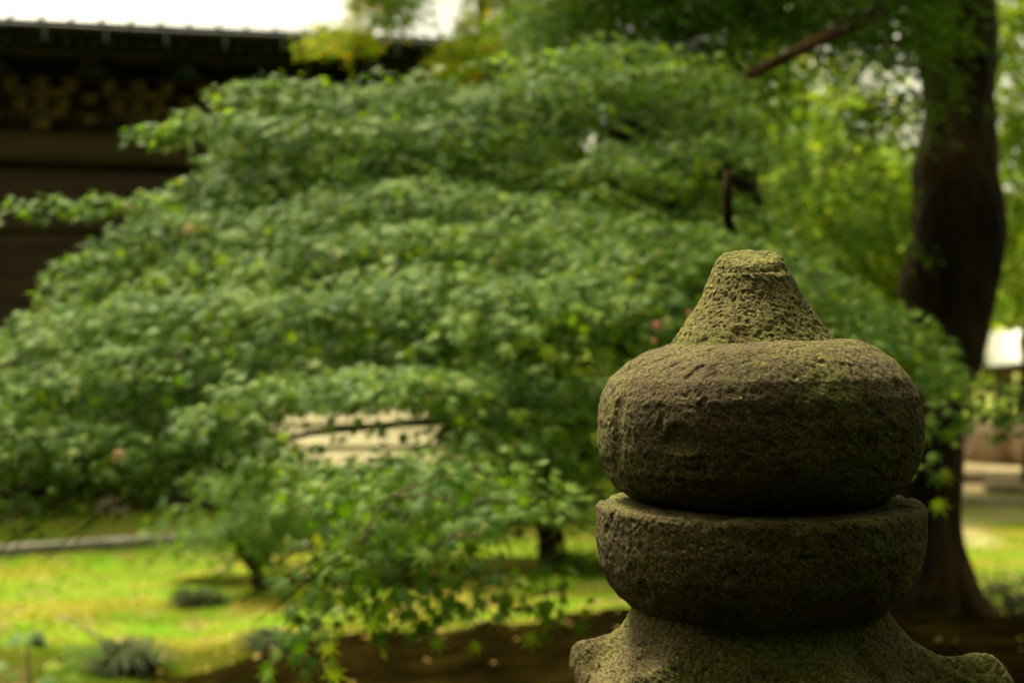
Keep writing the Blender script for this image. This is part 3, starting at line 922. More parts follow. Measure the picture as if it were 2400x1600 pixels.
# ---- low pale cover seen through the leaves
cv = empty('low_cover', (*P(830, 800, 10.6)[:2], 0), R(5))
tag(cv, 'low pale cream wooden cover with slanted right edge, half hidden behind the maple leaves', 'shelter')
zt, zb_ = P(0, 945, 10.6)[2], P(0, 1105, 10.4)[2]
mb = MB()
mb.add([(-0.72, 0.1, zt), (0.60, 0.1, zt), (0.83, -0.42, zb_), (-0.80, -0.42, zb_), (-0.72, 0.1, zt - 0.05), (0.60, 0.1, zt - 0.05), (0.83, -0.42, zb_ - 0.05), (-0.80, -0.42, zb_ - 0.05)],
       [(3, 2, 1, 0), (4, 5, 6, 7), (0, 1, 5, 4), (1, 2, 6, 5), (2, 3, 7, 6), (3, 0, 4, 7)])
mb.build('sloping_board', M['pale_panel'], cv)
for q_ in (0.3, 0.62, 0.93):
    y_ = 0.1 - 0.52 * q_; z_ = zt + (zb_ - zt) * q_
    mb = MB(); mb.box(-0.72 - 0.08 * q_, 0.60 + 0.23 * q_, y_ - 0.014, y_ + 0.014, z_ - 0.006, z_ + 0.010, 0.003); mb.build('batten', M['tan_stone'], cv)
mb = MB(); mb.tube([(-0.8, 0.1, zt + 0.005), (0.62, 0.1, zt + 0.005)], [0.022, 0.022], 8); mb.build('ridge_batten', M['pink_wood'], cv)
for x, y in ((-0.7, -0.3), (0.7, -0.3), (-0.65, 0.08), (0.56, 0.08)):
    mb = MB(); mb.box(x - 0.035, x + 0.035, y - 0.035, y + 0.035, -0.05, (zb_ if y < 0 else zt - 0.03) - 0.02, 0.005); mb.build('post', M['dark_wood'], cv)

# ================================================================== ROUND AND ABOUT, RIGHT
kr = empty('stone_edging', (*P(2100, 800, 15.2)[:2], 0), math.atan2(-1.0, 3.0))
tag(kr, 'thin grey stone edging between grass and sand to the right of the big trunk', 'kerb')
x = -0.6
while x < 5:
    l_ = random.uniform(0.45, 0.7); mb = MB(); mb.box(x, x + l_ - 0.012, -0.05, 0.05, -0.05, 0.05, 0.01); mb.build('edging_stone', M['grey_stone'], kr); x += l_


def rock(name, loc, r, mt, label, cat='rock', group=None, flat=0.7, seed=1):
    n = 18; v = []; th = np.arange(28) / 28 * 2 * math.pi
    ph = np.linspace(0.02, math.pi - 0.02, n)
    g_ = np.stack([np.outer(np.sin(ph), np.cos(th)), np.outer(np.sin(ph), np.sin(th)), np.outer(np.cos(ph), np.ones_like(th))], -1)
    k = 1 + 0.28 * vnoise(g_, 1.3, seed) + 0.12 * vnoise(g_, 3.2, seed + 1) + 0.04 * vnoise(g_, 9, seed + 2)
    g_ = g_ * k[..., None] * np.array([1, 0.8, flat]) * r
    id_ = np.arange(n * 28).reshape(n, 28); j2 = np.roll(id_, -1, 1)
    f = np.stack([id_[:-1], id_[1:], j2[1:], j2[:-1]], -1).reshape(-1, 4)
    me = np_mesh(name, g_.reshape(-1, 3), f)
    o = link(name, me, mt, None, True); o.location = loc
    return tag(o, label, cat, group)


for i, (px, py, Y, r, lab) in enumerate([(2275, 1010, 20.5, 0.42, 'tall pinkish boulder right beside the big dark trunk'),
                                         (2335, 1020, 20.0, 0.40, 'pale rounded boulder, second from the big dark trunk'),
                                         (2390, 1000, 20.8, 0.45, 'brownish boulder at the right edge of the picture'),
                                         (2440, 1030, 19.6, 0.40, 'boulder furthest right, below the white roofed shelter')]):
    p = P(px, py, Y); rock('boulder', (p[0], p[1], 0.18), r, M['pink_rock'], lab, 'rock', 'boulders beyond the sand on the right', 0.95, 50 + i * 3)
for i, (px, Y, w_, lab) in enumerate([(2300, 17.2, 0.55, 'pale flat stone slab on the sand nearest the big trunk'), (2420, 15.9, 0.5, 'low flat stone slab at the right edge of the sand')]):
    p = P(px, 800, Y); mb = MB(); mb.box(-w_, w_, -0.2, 0.2, 0.0, 0.13, 0.03)
    o = mb.build('stone_slab', M['tan_stone'], None); o.location = (p[0], p[1], 0); o.rotation_euler = (0, 0, R(-6)); tag(o, lab, 'stone slab')
for i, (px, py, Y, r, lab) in enumerate([(705, 1262, 11.3, 0.10, 'small pale stone on the grass between the two slender trees'), (985, 1235, 11.9, 0.10, 'small beige stone on the grass right of the pale cover')]):
    p = P(px, 800, Y); rock('pale_stone', (p[0], p[1], 0.05), r, M['grey_stone'], lab, 'stone', None, 0.8, 80 + i)

# shelter with white roof
sh = empty('roofed_shelter', (*P(2405, 800, 22)[:2], 0), R(-4))
tag(sh, 'small shelter with bright white roof far off at the right edge', 'shelter')
ze = P(0, 852, 22)[2]; zt = P(0, 772, 22)[2]
mb = MB()
mb.add([(-0.80, -0.9, ze - 0.03), (-0.25, -0.95, ze + 0.05), (0.25, -0.95, ze + 0.05), (0.9, -0.9, ze - 0.03), (0.6, 0.2, zt), (-0.45, 0.2, zt), (-0.80, 1.2, ze), (0.9, 1.2, ze)],
       [(0, 1, 5), (1, 2, 4, 5), (2, 3, 4), (3, 7, 4), (0, 5, 6), (5, 4, 7, 6)])
mb.build('roof', M['white_roof'], sh)
mb = MB(); mb.box(-0.72, 0.85, -0.85, 1.1, ze - 0.13, ze - 0.05, 0.01); mb.build('eave_frame', M['red_brown'], sh)
for x in (-0.6, 0.0, 0.75):
    for y in (-0.7, 1.0):
        mb = MB(); mb.box(x - 0.05, x + 0.05, y - 0.05, y + 0.05, 0, ze - 0.13, 0.008); mb.build('post', M['dark_wood'], sh)
mb = MB(); mb.box(-0.12, 0.12, -0.93, -0.87, ze - 0.10, ze + 0.03, 0.01); mb.build('gable_ornament', M['strap'], sh)

# ================================================================== BIG TREE, RIGHT
bt = empty('large_tree', (*P(2170, 800, 8.1)[:2], 0))
B0 = np.array([*P(2170, 800, 8.1)[:2], 0.0])
tag(bt, 'large tree with thick crooked dark trunk at the right', 'tree')
prof = [(2200, 1640, 460), (2192, 1560, 390), (2180, 1500, 330), (2170, 1450, 280), (2162, 1400, 245), (2152, 1330, 215), (2146, 1250, 200), (2148, 1150, 195), (2155, 1000, 195), (2168, 910, 195), (2215, 860, 185), (2222, 790, 185), (2218, 700, 228), (2236, 630, 224), (2255, 550, 210), (2252, 450, 218), (2236, 385, 222), (2246, 330, 188), (2242, 250, 165), (2238, 150, 182), (2228, 20, 190), (2205, -150, 200), (2250, -400, 190), (2240, -800, 170), (2200, -1300, 140), (2230, -1900, 100)]
YT = 8.1
def trunk_mesh(prof, Y, n=40):
    cs = [P(x, y, Y) for x, y, w in prof]; rs = [w / 2 / F * Y for x, y, w in prof]
    t0 = np.arange(len(cs)); t1 = np.linspace(0, len(cs) - 1, 220)
    C = np.stack([np.interp(t1, t0, [c[i] for c in cs]) for i in range(3)], -1); Rr = np.interp(t1, t0, rs)
    k = np.hanning(13)[2:-2]; k /= k.sum()
    for i in (0, 1): C[:, i] = np.convolve(np.r_[np.full(4, C[0, i]), C[:, i], np.full(4, C[-1, i])], k, 'valid')
    Rr = np.convolve(np.r_[np.full(4, Rr[0]), Rr, np.full(4, Rr[-1])], k, 'valid')
    th = np.arange(n) / n * 2 * math.pi
    flare = sstep(0.75, 0.0, C[:, 2])[:, None] * (0.22 * np.cos(5 * th + 0.6) + 0.10 * np.cos(3 * th))[None]
    g_ = np.stack([C[:, None, 0] + (Rr[:, None] * (1 + flare)) * np.cos(th), C[:, None, 1] + Rr[:, None] * (1 + flare) * np.sin(th), np.repeat(C[:, 2:3], n, 1)], -1)
    h = 0.035 * vnoise(g_ * np.array([1, 1, 0.30]), 8, 61) + 0.012 * vnoise(g_ * np.array([1, 1, 0.25]), 28, 62) + 0.03 * vnoise(g_, 2.6, 63)
    rad = g_ - C[:, None, :]; rad[..., 2] = 0
    g_ = g_ + norm(rad) * h[..., None]
    m = len(C); id_ = np.arange(m * n).reshape(m, n); j2 = np.roll(id_, -1, 1)
    f = np.stack([id_[:-1], j2[:-1], j2[1:], id_[1:]], -1).reshape(-1, 4)
    return g_.reshape(-1, 3) - B0, f
tv, tf = trunk_mesh(prof, YT)
link('trunk', np_mesh('trunk', tv, tf), M['bark_dark'], bt, True)
def rel(p, o): return np.asarray(p) - o
# surface roots
for pts_, r in (([(2230, 1330, 8.0), (2262, 1420, 7.95), (2300, 1480, 7.9), (2345, 1530, 7.8), (2400, 1560, 7.6)], 0.10), ([(2100, 1480, 7.9), (2020, 1530, 7.6), (1930, 1560, 7.3)], 0.09), ([(2200, 1500, 7.8), (2240, 1580, 7.4), (2300, 1640, 6.9)], 0.09)):
    mb = MB(); q = [rel(P(*a), B0) for a in pts_]; mb.tube(q, [r * (1 - 0.6 * i / len(q)) for i in range(len(q))], 12, True, 0.08); mb.build('root', M['bark_dark'], bt, True)
# limbs
for name, pts_, rads, mt in (('limb', [(2200, -60, 8.1), (2120, -10, 7.2), (2040, 40, 6.3), (1900, 105, 6.0), (1780, 165, 5.95), (1690, 205, 5.95), (1560, 225, 6.0)], [0.09, 0.05, 0.032, 0.027, 0.022, 0.015, 0.008], M['bark_red']),
                             ('limb', [(2180, -150, 8.1), (2050, -130, 7.6), (1900, -40, 7.2), (1760, 20, 6.9), (1600, 40, 6.6)], [0.08, 0.06, 0.045, 0.03, 0.015], M['bark_dark']),
                             ('limb', [(2230, -250, 8.1), (1900, -600, 7.0), (1500, -900, 5.6), (1100, -1200, 4.4)], [0.10, 0.08, 0.06, 0.03], M['bark_dark']),
                             ('limb', [(2230, -400, 8.1), (1900, -700, 8.8), (1500, -850, 9.8), (900, -950, 10.6)], [0.12, 0.09, 0.07, 0.03], M['bark_dark']),  # unseen limb, added to carry the shading leaf pads
                             ('limb', [(2240, -500, 8.1), (2500, -900, 7.4), (2800, -1300, 6.2)], [0.09, 0.07, 0.03], M['bark_dark']),
                             ('limb', [(2230, -700, 8.1), (1900, -1300, 6.4), (1900, -2200, 4.2)], [0.09, 0.07, 0.03], M['bark_dark'])):
    mb = MB(); mb.tube([rel(P(*a), B0) for a in pts_], rads, 10, True, 0.06); mb.build(name, mt, bt, True)
sp = Sprays()
TOC = np.array([0, -1.0, 0])
# foliage the photograph shows, upper right
for i in range(520):
    px, py = random.uniform(1130, 2180), random.uniform(-260, 330)
    if not in_poly(px, py, [(1300, -260), (1290, 60), (1330, 190), (1430, 240), (1560, 270), (1700, 280), (1830, 300), (1990, 330), (2110, 290), (2250, 300), (2290, 60), (2300, -260)]): continue
    if in_poly(px, py, [(1790, 90), (1990, 70), (2100, 150), (2090, 330), (1960, 360), (1790, 290)]) : continue
    if px > 2140 and py > 210: continue
    Y = random.uniform(6.2, 7.3)
    sp.pad(P(px, py, Y) , (random.uniform(-.2, .2), -0.5, 0.9), (-1, random.uniform(-.3, .3), -0.15), random.uniform(0.22, 0.36), random.uniform(0.14, 0.24), 95, 0.044, 0.3)
for a_ in scatter([(1780, 330), (1900, 350), (2010, 320), (2110, 380), (2130, 560), (2000, 640), (1880, 560), (1790, 460)], 34, 7.2, 8.6) + scatter([(1950, 150), (2030, 130), (2090, 330), (2020, 360)], 12, 7.0, 7.8):
    sp.pad(a_, (random.uniform(-.2, .2), -0.4, 0.9), (-1, random.uniform(-.3, .3), -0.2), random.uniform(0.16, 0.3), random.uniform(0.08, 0.14), 48, 0.042, 0.3)
vis = sp.arrays()
leaf_cloud('foliage', vis[0] - B0, vis[1], vis[2], vis[3], M['leaf_deep'], bt, rnd=vis[4])
# unseen leaves overhead, shaped to shade the lantern and the mound
shade_sp = Sprays()
for i in range(120):  # unseen pads added on the sun's path to darken the mound
    shade_sp.pad((random.uniform(-3.0, 3.0), random.uniform(9.0, 11.4), random.uniform(5.9, 7.2)), (random.uniform(-.2, .2), random.uniform(-.2, .2), 1), (random.uniform(-1, 1), random.uniform(-1, 1), 0), random.uniform(0.45, 0.8), random.uniform(0.35, 0.6), 60, 0.105, 0.3, twigs=0)
for i in range(700):
    x = random.uniform(-2.6, 6.5); y = random.uniform(-4.5, 9.5); z_ = random.uniform(5.0, 8.2)
    # never in front of the lens
    if y > 1 and (z_ - CH) / y < 0.30: continue
    if y > 5.5 and x < -1.0: continue
    if 0.2 < y < 4.6 and x < 3.2: continue
    if x < -0.2 and -0.3 < y < 6: continue
    if ((x - 2.2) / 5.2) ** 2 + ((y - 2.5) / 7.2) ** 2 > 1: continue
    shade_sp.pad((x, y, z_), (random.uniform(-.25, .25), random.uniform(-.25, .25), 1), (random.uniform(-1, 1), random.uniform(-1, 1), 0), random.uniform(0.45, 0.8), random.uniform(0.35, 0.6), 60, 0.105, 0.3, twigs=0)
vis = shade_sp.arrays()
leaf_cloud('crown', vis[0] - B0, vis[1], vis[2], vis[3], M['leaf_deep'], bt, simple=True)
sp.tw.v = [tuple(np.array(q) - B0) for q in sp.tw.v]; o = sp.tw.build('twigs', M['twig'], bt); o['kind'] = 'stuff'

# ================================================================== THE MAPLE IN THE MIDDLE
M0 = np.array([*P(1800, 800, 5.0)[:2], 0.0]); M0[2] = gz(M0[0], M0[1])
mp_ = empty('maple_tree', M0)
tag(mp_, 'spreading green maple with drooping leafy sprays behind the stone lantern', 'tree')
out_poly = [(-120, 860), (0, 800), (70, 745), (130, 690), (190, 630), (250, 575), (300, 520), (360, 470), (460, 425), (505, 350), (510, 290), (540, 215), (620, 195), (800, 215), (950, 190), (1080, 200), (1180, 150), (1320, 110), (1500, 90), (1660, 130),
            (1760, 200), (1800, 300), (1770, 400), (1800, 480), (1870, 560), (1960, 620), (2060, 690), (2150, 770), (2210, 830), (2290, 890), (2400, 960), (2400, 1010), (2300, 985), (2220, 960), (2170, 900), (2100, 860), (1900, 780), (1700, 800), (1500, 900), (1420, 1000), (1410, 1180), (1330, 1230), (1200, 1235),
            (1080, 1290), (960, 1330), (840, 1280), (720, 1220), (640, 1130), (560, 1090), (450, 1130), (360, 1170), (250, 1200), (150, 1215), (40, 1245), (-120, 1240)]


def depth(px, py):
    """distance of the crown's face: it bulges towards the viewer in the middle band"""
    d = 5.3 - 1.35 * (1 / (1 + math.exp(-(py - 560) / 90))) * (0.75 + 0.25 * math.exp(-((px - 1100) / 700) ** 2)) - 0.35 * max(0.0, min(1.0, (py - 800) / 400))
    return d


ms = Sprays()
centres = []
tries = 0
while len(centres) < 400 and tries < 20000:
    tries += 1
    px, py = random.uniform(-120, 2400), random.uniform(90, 1330)
    if not in_poly(px, py, out_poly): continue
    hole = 620 < px < 1040 and 950 < py < 1050
    if hole and random.random() < 0.93: continue
    if py > 1040 and px < 600 and random.random() < 0.45: continue
    if py > 1150 and random.random() < 0.4: continue
    if any(abs(px - a) < 58 and abs(py - b) < 30 for a, b, _ in centres): continue
    Y = depth(px, py) + random.uniform(-0.15, 0.30)
    centres.append((px, py, Y))
for px, py, Y in centres:
    if 540 < px < 720 and py > 1090: continue
    lo = (px - 1500) / 1500.0
    ca, sa = (math.cos(R(-24)), math.sin(R(-24))) if px < 1200 else (math.cos(R(14)), math.sin(R(14)))
    gq = np.array([[(px * ca + py * sa) / 300.0, (-px * sa + py * ca) / 85.0, 2.5]])
    if vnoise(gq, 1.0, 77)[0] < -0.30: continue
    L_ = random.uniform(0.20, 0.36)
    dens = 1.0 if py < 1060 else (0.42 if px > 560 else 0.6)
    if py > 1050 and 540 < px < 1120: Y -= 0.45
    if px > 2150 and py > 800: L_ *= 0.7; dens *= 0.8
    ms.pad(P(px, py, Y), (0.50 * lo + random.uniform(-.15, .15), -0.36, 0.9), (-1 if px < 1500 else 1, random.uniform(-.6, .3), -0.55), L_, L_ * random.uniform(0.36, 0.55), int(112 * dens), 0.045, 0.26, 0.36, 0.018, 0 if (520 < px < 1150 and 860 < py < 1140) else 3, face=(0, -0.42, 0))
# shelves of foliage that catch the light from above
for arc, dy in (([(680, 520), (800, 462), (950, 432), (1100, 442), (1250, 470), (1400, 500), (1550, 515), (1700, 560), (1850, 620), (2000, 690), (2120, 765), (2220, 860)], -0.32),
                ([(700, 590), (900, 540), (1150, 540), (1400, 580), (1600, 610)], -0.36), ([(900, 640), (1150, 660), (1350, 650), (1480, 700)], -0.40),
                ([(250, 600), (330, 540), (450, 505), (600, 525)], -0.2), ([(560, 195), (700, 203), (850, 217), (1000, 195), (1180, 212), (1400, 180), (1560, 150)], -0.1),
                ([(470, 295), (620, 275), (800, 285), (1000, 265), (1150, 300)], -0.2), ([(380, 450), (560, 400), (700, 380)], -0.1), ([(1380, 410), (1500, 345), (1650, 325), (1770, 380)], -0.25),
                ([(20, 800), (140, 745), (280, 735), (450, 700), (650, 690), (850, 720)], -0.25), ([(-40, 900), (100, 860), (250, 850), (400, 810), (560, 800)], -0.3), ([(1100, 740), (1250, 690), (1380, 740)], -0.42),
                ([(560, 960), (680, 905), (820, 880), (960, 885), (1080, 900)], -0.35), ([(0, 1010), (140, 990), (300, 1040)], -0.25)):
    for (xa, ya2), (xb, yb3) in zip(arc, arc[1:]):
        m_n = max(1, int(math.hypot(xb - xa, yb3 - ya2) / 42))
        for k in range(m_n):
            px = xa + (xb - xa) * (k + random.random()) / m_n; py = ya2 + (yb3 - ya2) * (k + .5) / m_n + random.uniform(-6, 14)
            ms.pad(P(px, py, depth(px, py) + dy + random.uniform(-.08, .12)), (random.uniform(-.15, .15), -0.36, 0.95), (-1 if px < 1500 else 1, random.uniform(-.5, .3), -0.18), random.uniform(0.17, 0.26), random.uniform(0.08, 0.12), 82, 0.045, 0.25, 0.30, 0.013, 0 if (520 < px < 1150 and 860 < py < 1140) else 2, face=(0, -0.42, 0))
# rear layer that closes the crown
for i in range(260):
    px, py = random.uniform(200, 1950), random.uniform(190, 1050)
    if not in_poly(px, py, out_poly): continue
    if not in_poly(px - 60, py - 40, out_poly): continue
    if 560 < px < 1090 and 900 < py < 1100: continue
    if py > 600 and random.random() < 0.7: continue
    if px < 640 and py > 900: continue
    ms.pad(P(px, py, depth(px, py) + random.uniform(0.45, 1.0)), (random.uniform(-.3, .3), -0.4, 0.9), (-1, random.uniform(-.5, .5), -0.15), 0.30, 0.20, 78, 0.046, 0.4, 0.4, 0.04, 2)
# trim to the outline of the crown, and thin the gap through which the pale cover shows
def poly_mask(x, y, poly):
    r_ = np.zeros(len(x), bool); j = len(poly) - 1
    for i in range(len(poly)):
        xi, yi = poly[i]; xj, yj = poly[j]
        if yi != yj: r_ ^= ((yi > y) != (yj > y)) & (x < (xj - xi) * (y - yi) / (yj - yi) + xi)
        j = i
    return r_
for i in range(len(ms.p)):
    q = ms.p[i]; X_ = 1200 + q[:, 0] / q[:, 1] * F + rng.normal(0, 26, len(q)); Y_ = 800 - (q[:, 2] - CH) / q[:, 1] * F + rng.normal(0, 10, len(q))
    k = poly_mask(X_, Y_, out_poly)
    h1 = poly_mask(X_, Y_, [(615, 950), (1035, 938), (1075, 1095), (930, 1075), (800, 1095), (640, 1090)])
    h2 = poly_mask(X_, Y_, [(-60, 1130), (380, 1130), (560, 1060), (600, 1180), (400, 1260), (-60, 1260)])
    k &= ~h1 | (rng.uniform(0, 1, len(q)) < 0.10)
    k &= ~h2 | (rng.uniform(0, 1, len(q)) < 0.38)
    ms.p[i], ms.n[i], ms.t[i], ms.s[i], ms.r[i] = q[k], ms.n[i][k], ms.t[i][k], ms.s[i][k], ms.r[i][k]
# the fine tips that stick out of the outline, and the hanging ends
for pts_, n in (([(75, 468, 4.7), (120, 475, 4.68), (170, 472, 4.66), (230, 468, 4.64), (290, 468, 4.62), (350, 462, 4.6)], 26), ([(345, 300, 4.95), (390, 310, 4.95), (440, 290, 4.95), (500, 270, 4.95)], 30),
                ([(180, 630, 4.5), (230, 600, 4.5)], 22), ([(60, 760, 4.3), (10, 800, 4.3)], 26), ([(560, 200, 5.2), (640, 195, 5.2), (740, 205, 5.2)], 36),
                ([(530, 203, 5.1), (470, 258, 5.0), (425, 285, 5.0), (480, 412, 4.9), (425, 428, 4.9), (245, 562, 4.6), (185, 612, 4.5), (112, 688, 4.4), (45, 742, 4.3), (250, 600, 4.5), (150, 655, 4.4)], 16), ([(610, 176, 5.2), (765, 190, 5.2), (900, 176, 5.2), (1005, 168, 5.2), (1130, 146, 5.2), (1240, 118, 5.2), (1400, 88, 5.2), (690, 185, 5.2)], 18),
                ([(2080, 740, 4.3), (2130, 745, 4.3)], 14), ([(2200, 880, 4.3), (2240, 930, 4.3), (2230, 980, 4.3)], 26), ([(2300, 900, 4.5), (2370, 930, 4.6), (2330, 970, 4.6), (2390, 990, 4.6)], 32)):
    for a in pts_:
        ms.pad(P(*a), (-0.1, -0.5, 0.85), (-1, 0, random.uniform(-.4, .3)), 0.095, 0.045, n, 0.048, 0.35, 0.35, 0.012, 1)
hang = []
for a, n, w_ in (((2175, 1090, 4.3), 12, 0.05), ((715, 1520, 3.3), 16, 0.06), ((735, 1470, 3.3), 9, 0.05), ((700, 1380, 3.5), 20, 0.07), ((760, 1370, 3.4), 18, 0.07), ((830, 1400, 3.5), 16, 0.07), ((880, 1360, 3.5), 22, 0.07),
                 ((930, 1420, 3.5), 12, 0.06), ((1000, 1380, 3.6), 20, 0.07), ((1020, 1450, 3.6), 8, 0.05), ((1080, 1350, 3.7), 22, 0.07), ((1120, 1400, 3.7), 16, 0.07), ((1190, 1370, 3.7), 20, 0.07), ((1250, 1390, 3.8), 14, 0.07),
                 ((1310, 1370, 3.8), 10, 0.06), ((850, 1310, 3.6), 30, 0.10), ((960, 1320, 3.6), 34, 0.10), ((1060, 1290, 3.8), 28, 0.10), ((930, 1240, 3.6), 40, 0.11), ((860, 1180, 3.6), 40, 0.12), ((980, 1170, 3.7), 34, 0.12), ((730, 1150, 3.8), 34, 0.09), ((860, 1130, 3.8), 30, 0.08)):
    a = (a[0], a[1], a[2] - (0.5 if a[1] < 1350 else 0.3))
    ms.pad(P(*a), (0, -0.75, 0.6), (-1, 0, -0.3), w_ * 1.45, w_, n if n < 24 else int(n * .6), 0.050, 0.35, 0.4, 0.02, 2)
    hang.append(a)
lp, ln_, lt, ls, lr_ = ms.arrays()
# the 300 that show largest (nearest the lens, within the frame) are leaves of their own
pxs = 1200 + lp[:, 0] / lp[:, 1] * F; pys = 800 - (lp[:, 2] - CH) / lp[:, 1] * F
ok = (pxs > 10) & (pxs < 2390) & (pys > 20) & (pys < 1580) & ~((pxs > 1400) & (pxs < 2160) & (pys > 800)) & ~((pxs > 1500) & (pxs < 2000) & (pys > 600))
score = np.where(ok, lp[:, 1], 99)
pick = np.argsort(score)[:297]
rest = np.setdiff1d(np.arange(len(lp)), pick)
leaf_cloud('foliage', lp[rest] - M0, ln_[rest], lt[rest], ls[rest], M['leaf'], mp_, rnd=lr_[rest])
lme = np_mesh('leaf', LV, LF); lme.materials.append(M['leaf'])


def one_leaf(p, n, t, s, parent, origin, me=None, label=None):
    from mathutils import Matrix
    x, y, z = frames(n[None], t[None])
    o = bpy.data.objects.new('leaf', me or lme); COL.objects.link(o); o.parent = parent
    m = Matrix(((x[0][0] * s, y[0][0] * s, z[0][0] * s, p[0] - origin[0]), (x[0][1] * s, y[0][1] * s, z[0][1] * s, p[1] - origin[1]), (x[0][2] * s, y[0][2] * s, z[0][2] * s, p[2] - origin[2]), (0, 0, 0, 1)))
    o.matrix_local = m
    if label: o['label'] = label
    return o


for i in pick: one_leaf(lp[i], ln_[i], lt[i], ls[i], mp_, M0)
lred = np_mesh('leaf', LV, LF); lred.materials.append(M['leaf_red'])
ltan = np_mesh('leaf', LV, LF); ltan.materials.append(M['leaf_tan'])
for px, py, Y, s, me, lab in ((1535, 752, 3.35, 0.034, lred, 'pinkish red leaf among the green'), (1530, 792, 3.4, 0.022, lred, 'orange red leaf below the pinkish one'), (1612, 727, 3.4, 0.024, lred, 'small red leaf beside the stone cone'),
                              (440, 525, 3.9, 0.055, ltan, 'dry orange tan leaf'), (276, 1052, 3.4, 0.05, ltan, 'dry tan leaf'), (300, 480, 4.4, 0.03, ltan, None)):
    one_leaf(P(px, py, Y), np.array([0.1, -0.8, 0.6]), np.array([0.3, -0.1, -1.0]), s, mp_, M0, me, lab)
# trunk and branches
mb = MB()
tr = [M0 + np.array([0, 0, -0.1]), M0 + np.array([0.0, 0.02, 0.5]), M0 + np.array([-0.06, 0, 1.1]), M0 + np.array([-0.02, 0.03, 1.6]), P(1790, 560, 5.0), P(1740, 430, 5.1), P(1705, 260, 5.2)]
mb.tube([q - M0 for q in tr], [0.09, 0.075, 0.065, 0.055, 0.04, 0.028, 0.015], 12, True, 0.05)
mb.build('trunk', M['bark_dark'], mp_, True)
mb = MB(); mb.tube([rel(P(1706, 400, 4.6), M0), rel(P(1704, 450, 4.6), M0), rel(P(1706, 520, 4.62), M0), rel(P(1740, 600, 4.8), M0)], [0.013, 0.016, 0.018, 0.02], 8, True); mb.build('stem', M['bark_dark'], mp_, True)
starts = [tr[3], tr[4], tr[5]]
for i in range(22):
    px, py, Y = centres[(i * 37) % len(centres)]
    e = P(px, py, Y + 0.15); s_ = starts[0] if py > 700 else (starts[1] if py > 420 else starts[2])
    if 540 < px < 1120 and py > 780: continue
    if i % 3 == 0: s_ = tr[2]
    mid1 = s_ * 0.66 + e * 0.34 + np.array([0, 0.25, 0.22]); mid2 = s_ * 0.3 + e * 0.7 + np.array([0, 0.2, 0.16])
    mb = MB(); mb.tube([rel(q, M0) for q in (s_, mid1, mid2, e)], [0.026, 0.017, 0.010, 0.004], 7, True, 0.05); mb.build('branch', M['twig'], mp_, True)
for a in hang[3::3]:
    e = P(*a); s_ = P(a[0] + random.uniform(40, 130), a[1] - random.uniform(60, 120), a[2] + 0.45)
    ms.tw.tube([s_, (s_ + e) / 2 + np.array([0.01, 0.02, 0.03]), e], [0.003, 0.002, 0.001], 4, False)
ms.tw.v = [tuple(np.array(q) - M0) for q in ms.tw.v]; o = ms.tw.build('twigs', M['twig'], mp_); o['kind'] = 'stuff'


# ================================================================== SMALLER TREES ON THE LAWN
def small_tree(name, label, cat, base, pads, trunk_pts, rads, lm, lsz, n, bark=M['bark_dark'], L_=(0.16, 0.26), group=None, simple=False, nrm=(0, -0.5, 0.85)):
    O = np.array([base[0], base[1], gz(base[0], base[1])])
    t = empty(name, O); tag(t, label, cat, group)
    mb = MB(); mb.tube([rel(q, O) for q in trunk_pts], rads, 12, True, 0.07); mb.build('trunk', bark, t, True)
    s = Sprays()
    top = np.array(trunk_pts[-1])
    for i, c in enumerate(pads):
        l = random.uniform(*L_)
        s.pad(c, (random.uniform(-.25, .25) + nrm[0], nrm[1], nrm[2]), (random.choice((-1, 1)), random.uniform(-.5, .5), -0.15), l, l * random.uniform(0.55, 0.8), n, lsz, 0.4, 0.4, 0.03, 0 if simple else 1)
        if i % 7 == 0:
            w_ = 0.2 if simple else 1.0
            s.tw.tube([top, (top + np.array(c)) / 2 + np.array([0, 0, 0.05]), np.array(c)], [rads[-1] * 0.7 * w_, rads[-1] * 0.4 * w_, rads[-1] * 0.15], 5, False)
    p, nn, tt, ss, r_ = s.arrays()
    leaf_cloud('crown', p - O, nn, tt, ss, lm, t, simple=simple, rnd=r_)
    if s.tw.v:
        s.tw.v = [tuple(np.array(q) - O) for q in s.tw.v]; o = s.tw.build('twigs', M['twig'], t); o['kind'] = 'stuff'
    return t




def at_ground(px, py):
    Y = CH * F / (py - 800); return np.array([(px - 1200) / F * Y, Y, 0])


b1 = at_ground(618, 1388)
small_tree('slender_tree', 'slender young tree with grey green leaves, its thin trunk left on the lawn', 'tree', b1,
           scatter([(400, 1290), (390, 1210), (450, 1150), (560, 1080), (680, 1040), (760, 1150), (720, 1280), (660, 1320), (600, 1310), (540, 1250), (480, 1310)], 56, 9.2, 9.9),
           [b1 + [0, 0, -0.1], P(612, 1385, 9.6), P(600, 1335, 9.6), P(570, 1300, 9.6), P(545, 1255, 9.55), P(520, 1200, 9.55)], [0.075, 0.06, 0.04, 0.035, 0.03, 0.012], M['leaf'], 0.062, 40)
b2 = at_ground(842, 1338)
small_tree('slender_tree', 'slender young tree with dense grey green crown in front of the pale cover', 'tree', b2,
           scatter([(640, 1240), (640, 1150), (720, 1080), (880, 1050), (1040, 1090), (1110, 1170), (1090, 1250), (980, 1290), (860, 1270), (760, 1250)], 72, 9.9, 10.5),
           [b2 + [0, 0, -0.1], P(840, 1330, 10.6), P(838, 1290, 10.6), P(810, 1250, 10.6), P(840, 1190, 10.5), P(880, 1130, 10.4)], [0.10, 0.085, 0.075, 0.06, 0.04, 0.02], M['leaf'], 0.060, 48)
b3 = at_ground(1300, 1345)
